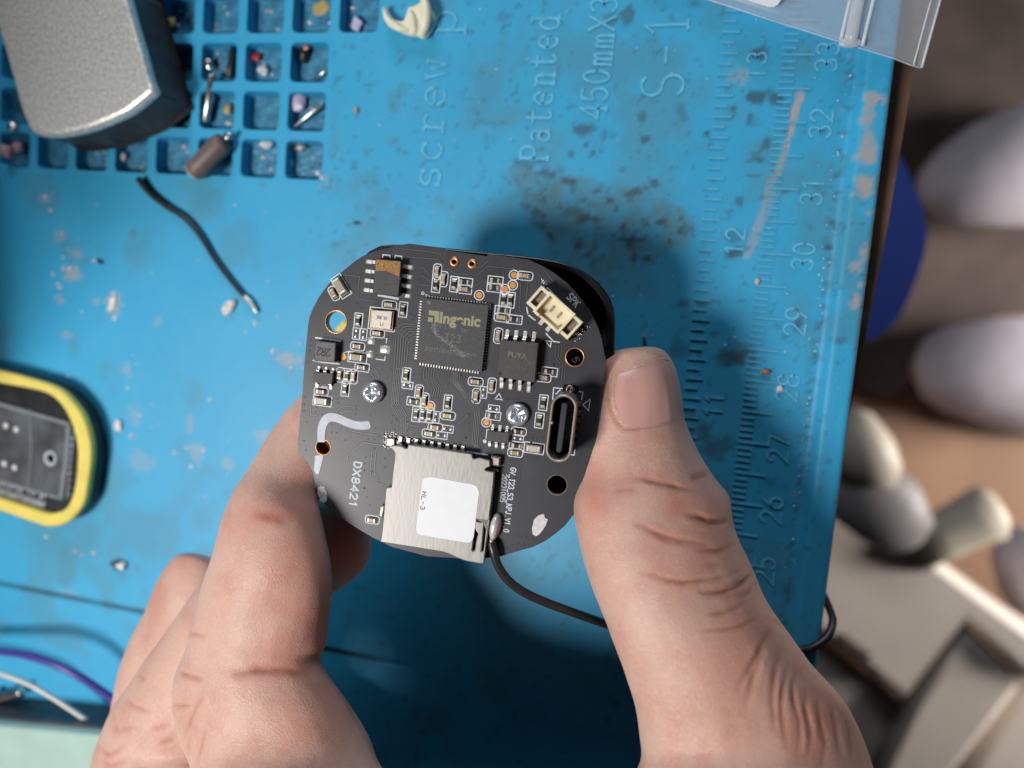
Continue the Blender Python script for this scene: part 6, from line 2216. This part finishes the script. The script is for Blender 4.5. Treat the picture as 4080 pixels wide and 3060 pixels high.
for x, y, n_, s_ in [(270, 1085, 26, 40), (448, 1215, 20, 45), (240, 1200, 8, 30), (520, 1480, 8, 30), (560, 1700, 14, 60), (760, 1790, 16, 70), (1150, 1420, 14, 50), (520, 1720, 8, 40), (1050, 1730, 8, 30), (1300, 700, 10, 60), (190, 800, 10, 30), (240, 930, 14, 60), (800, 1840, 14, 60), (1000, 1300, 10, 60), (160, 2090, 6, 40), (300, 2300, 12, 90)]:
    for k in range(max(2, n_ // 3)):
        crumb(x + rr.gauss(0, s_), y + rr.gauss(0, s_), rr.uniform(0.15, 0.6))
for k in range(90):
    x, y = rr.uniform(1350, 3400), rr.uniform(0, 1450)
    crumb(x, y, rr.uniform(0.06, 0.17))
for k in range(55):
    y = rr.uniform(250, 2300)
    x = np.interp(y, [250, 1100, 2400], [3395, 3290, 3140]) + rr.gauss(-4, 14)
    crumb(x, y, rr.uniform(0.06, 0.2))
for k in range(26):
    crumb(rr.uniform(250, 1300), rr.uniform(750, 2300), rr.uniform(0.08, 0.3))
for k in range(170):
    i_, j_ = rr.choice(cells)
    if i_ < 6:
        X_ = np.array([CX0 - PX * i_ + rr.uniform(-2.9, 2.9), CY0 - PY * j_ + rr.uniform(-2.7, 2.7)])
        r_ = rr.uniform(0.12, 0.5)
        ring0 = [(X_[0] + r_ * rr.uniform(.6, 1.3) * math.cos(2 * math.pi * q_ / 6), X_[1] + r_ * rr.uniform(.6, 1.3) * math.sin(2 * math.pi * q_ / 6), -2.66) for q_ in range(6)]
        mb.add(ring0 + [(X_[0], X_[1], -2.6 + r_ * 0.8)], [(q_, (q_ + 1) % 6, 6) for q_ in range(6)])
o = mb.build('debris_crumbs', 'flake')
tag(o, 'tiny pale crumbs of solder and dust scattered over the mat', 'debris', kind='stuff')

# ------------------------------------------------------------------ beyond the table edge, far out of focus
material('shoe_white', (0.66, 0.62, 0.70, 1), 0.7, var=0.22, vsize=45)
material('sole_shade', (0.10, 0.085, 0.08, 1), 0.7)
material('trouser', (0.060, 0.042, 0.036, 1), 0.9, var=0.3, vsize=40)
material('blue_cloth', (0.03, 0.075, 0.42, 1), 0.7)
material('beige_plastic', (0.58, 0.52, 0.47, 1), 0.5, var=0.06, vsize=60)
material('grey_plastic', (0.20, 0.19, 0.19, 1), 0.5)
material('cream_lever', (0.46, 0.42, 0.35, 1), 0.5)
material('dark_slot', (0.075, 0.055, 0.045, 1), 0.7)


def ellipsoid_loft(mb_, pts, n=20):
    """pts: (px, py, z, radius mm, squash)"""
    P = [at(x, y, z) for x, y, z, *_ in pts]
    vs_, fs_ = [], []
    for i, p in enumerate(P):
        d = P[min(len(P) - 1, i + 1)] - P[max(0, i - 1)]
        d = d / np.linalg.norm(d)
        s = np.cross(d, [0, 0, 1.0])
        s /= np.linalg.norm(s)
        u = np.cross(s, d)
        for k in range(n):
            t = 2 * math.pi * k / n
            vs_.append(p + pts[i][3] * (math.cos(t) * s + pts[i][4] * math.sin(t) * u))
    m_ = len(P)
    for i in range(m_ - 1):
        for k in range(n):
            fs_.append((i * n + k, i * n + (k + 1) % n, (i + 1) * n + (k + 1) % n, (i + 1) * n + k))
    fs_ += [tuple(range(n - 1, -1, -1)), tuple(range((m_ - 1) * n, m_ * n))]
    mb_.add(vs_, fs_)


for nm, lab, pts in [('shoe', 'blurred white shoe on the floor beside the blue cloth', [(3655, 800, -610, 8, .8), (3700, 780, -605, 24, .8), (3790, 745, -600, 36, .8), (3920, 700, -596, 46, .8), (4080, 660, -592, 52, .8), (4300, 620, -588, 52, .8)]),
                     ('shoe', 'blurred white shoe on the floor below the first shoe', [(3635, 1470, -610, 8, .8), (3680, 1470, -605, 28, .8), (3770, 1470, -600, 39, .8), (3920, 1475, -596, 46, .8), (4080, 1485, -592, 50, .8), (4300, 1500, -588, 50, .8)])]:
    mbs = MB()
    ellipsoid_loft(mbs, pts)
    o0 = at(pts[2][0], pts[2][1], -640)
    root_ = empty(nm, o0)
    tag(root_, lab, 'shoe')
    mbs.v = [tuple(np.array(v) - o0) for v in mbs.v]
    mbs.build('upper', 'shoe_white', root_, True)
    ms = MB()
    ellipsoid_loft(ms, [(x, y + 40, -632, r_ * 1.02, .25) for x, y, z, r_, s_ in pts])  # sole kept dark and low to take in the shadow beneath the shoe
    ms.v = [tuple(np.array(v) - o0) for v in ms.v]
    ms.build('sole', 'sole_shade', root_, True)
# dark cloth between the shoes (trouser leg / mat on the floor)
o0 = at(3900, 1050, -600)
mbs = MB()
mbs.prism([tuple((at(x, y, -610) - o0)[:2]) for x, y in [(3450, -200), (4300, -200), (4300, 1230), (4000, 1260), (3800, 1330), (3640, 1560), (3520, 1600), (3380, 1500), (3380, 600)]], -48, -26)
ob = mbs.build('dark_rug', 'trouser')
ob.location = Vector(o0 * S)
tag(ob, 'dark brown rug on the floor under the shoes', 'rug')
o0 = at(3590, 950, -180)
mbs = MB()
prof = smooth_path([np.array(p, float) for p in [(3545, 560), (3590, 630), (3650, 760), (3690, 880), (3688, 990), (3640, 1140), (3570, 1280), (3470, 1350), (3440, 1300), (3470, 1000), (3490, 700)]], 3)
mbs.prism([tuple((at(*p, -180) - o0)[:2]) for p in prof], -14, 0)
ob = mbs.build('blue_cloth', 'blue_cloth')
ob.location = Vector(o0 * S)
tag(ob, 'blurred royal blue cloth hanging just past the table edge', 'cloth')

bz0 = at(3700, 2600, -420)
bxr = empty('beige_box', bz0)
tag(bxr, 'blurred beige plastic box with dark slots on the floor', 'box')


def fl(x, y, z): return tuple((at(x, y, z) - bz0)[:2])


def slab(name, pts, z1, th, mat, bev=6.0):
    p = [fl(x, y, z1) for x, y in pts]
    if sum(a[0] * b[1] - a[1] * b[0] for a, b in zip(p, p[1:] + p[:1])) < 0:
        p = p[::-1]
    zz = z1 + 420
    return plate(name, [p], zz - th, zz, mat, bxr, bev)


slab('lid', [(3230, 1990), (3420, 1960), (3560, 2080), (3700, 2210), (3900, 2360), (4090, 2500), (4300, 2640), (4300, 2760), (4080, 2700), (3860, 2480), (3620, 2790), (3440, 2660), (3180, 2460)], -420, 60, 'beige_plastic')
slab('panel', [(3860, 2500), (4090, 2720), (3720, 3200), (3450, 3200), (3640, 2800)], -432, 60, 'beige_plastic')
slab('panel', [(3170, 2480), (3440, 2680), (3600, 2800), (3420, 3200), (3150, 3200)], -450, 40, 'beige_plastic')
slab('side', [(4090, 2720), (4300, 2780), (4300, 3300), (3740, 3300)], -470, 40, 'beige_plastic')
slab('slot', [(3330, 2545), (3370, 2540), (3478, 2610), (3460, 2632), (3420, 2620)], -412, 8, 'dark_slot', 1)
slab('slot', [(3470, 2680), (3500, 2672), (3612, 2760), (3600, 2795), (3560, 2780)], -412, 8, 'dark_slot', 1)
for nm, lab, cat, pts, mat in [('grey_bar', 'blurred grey bar lying across the top of the beige box', 'bar', [(3330, 1890, -390, 22, .6), (3440, 1960, -385, 26, .6), (3540, 2040, -385, 26, .6), (3625, 2140, -385, 18, .6), (3650, 2170, -385, 6, .6)], 'grey_plastic'),
                               ('cream_lever', 'blurred cream rod with a rounded end beside the beige box', 'rod', [(3620, 2210, -420, 14, .8), (3760, 2130, -420, 17, .8), (3880, 2070, -420, 18, .8), (3950, 2040, -420, 20, .8), (3985, 2025, -420, 12, .8)], 'cream_lever'),
                               ('cream_stub', 'blurred cream stub close to the mat edge', 'stub', [(3330, 1850, -380, 18, .8), (3400, 1810, -380, 26, .8), (3470, 1780, -380, 30, .8), (3530, 1755, -380, 20, .8), (3550, 1745, -380, 6, .8)], 'cream_lever'),
                               ('pale_ball', 'blurred pale rounded thing at the right picture edge', 'ball', [(3995, 2360, -520, 10, .9), (4030, 2350, -520, 36, .9), (4090, 2340, -520, 48, .9), (4200, 2330, -520, 48, .9)], 'shoe_white'),
                               ]:
    mbs = MB()
    ellipsoid_loft(mbs, pts, 16)
    o0 = at(pts[2][0], pts[2][1], pts[2][2])
    mbs.v = [tuple(np.array(v) - o0) for v in mbs.v]
    ob = mbs.build(nm, mat, None, True)
    ob.location = Vector(o0 * S)
    tag(ob, lab, cat)
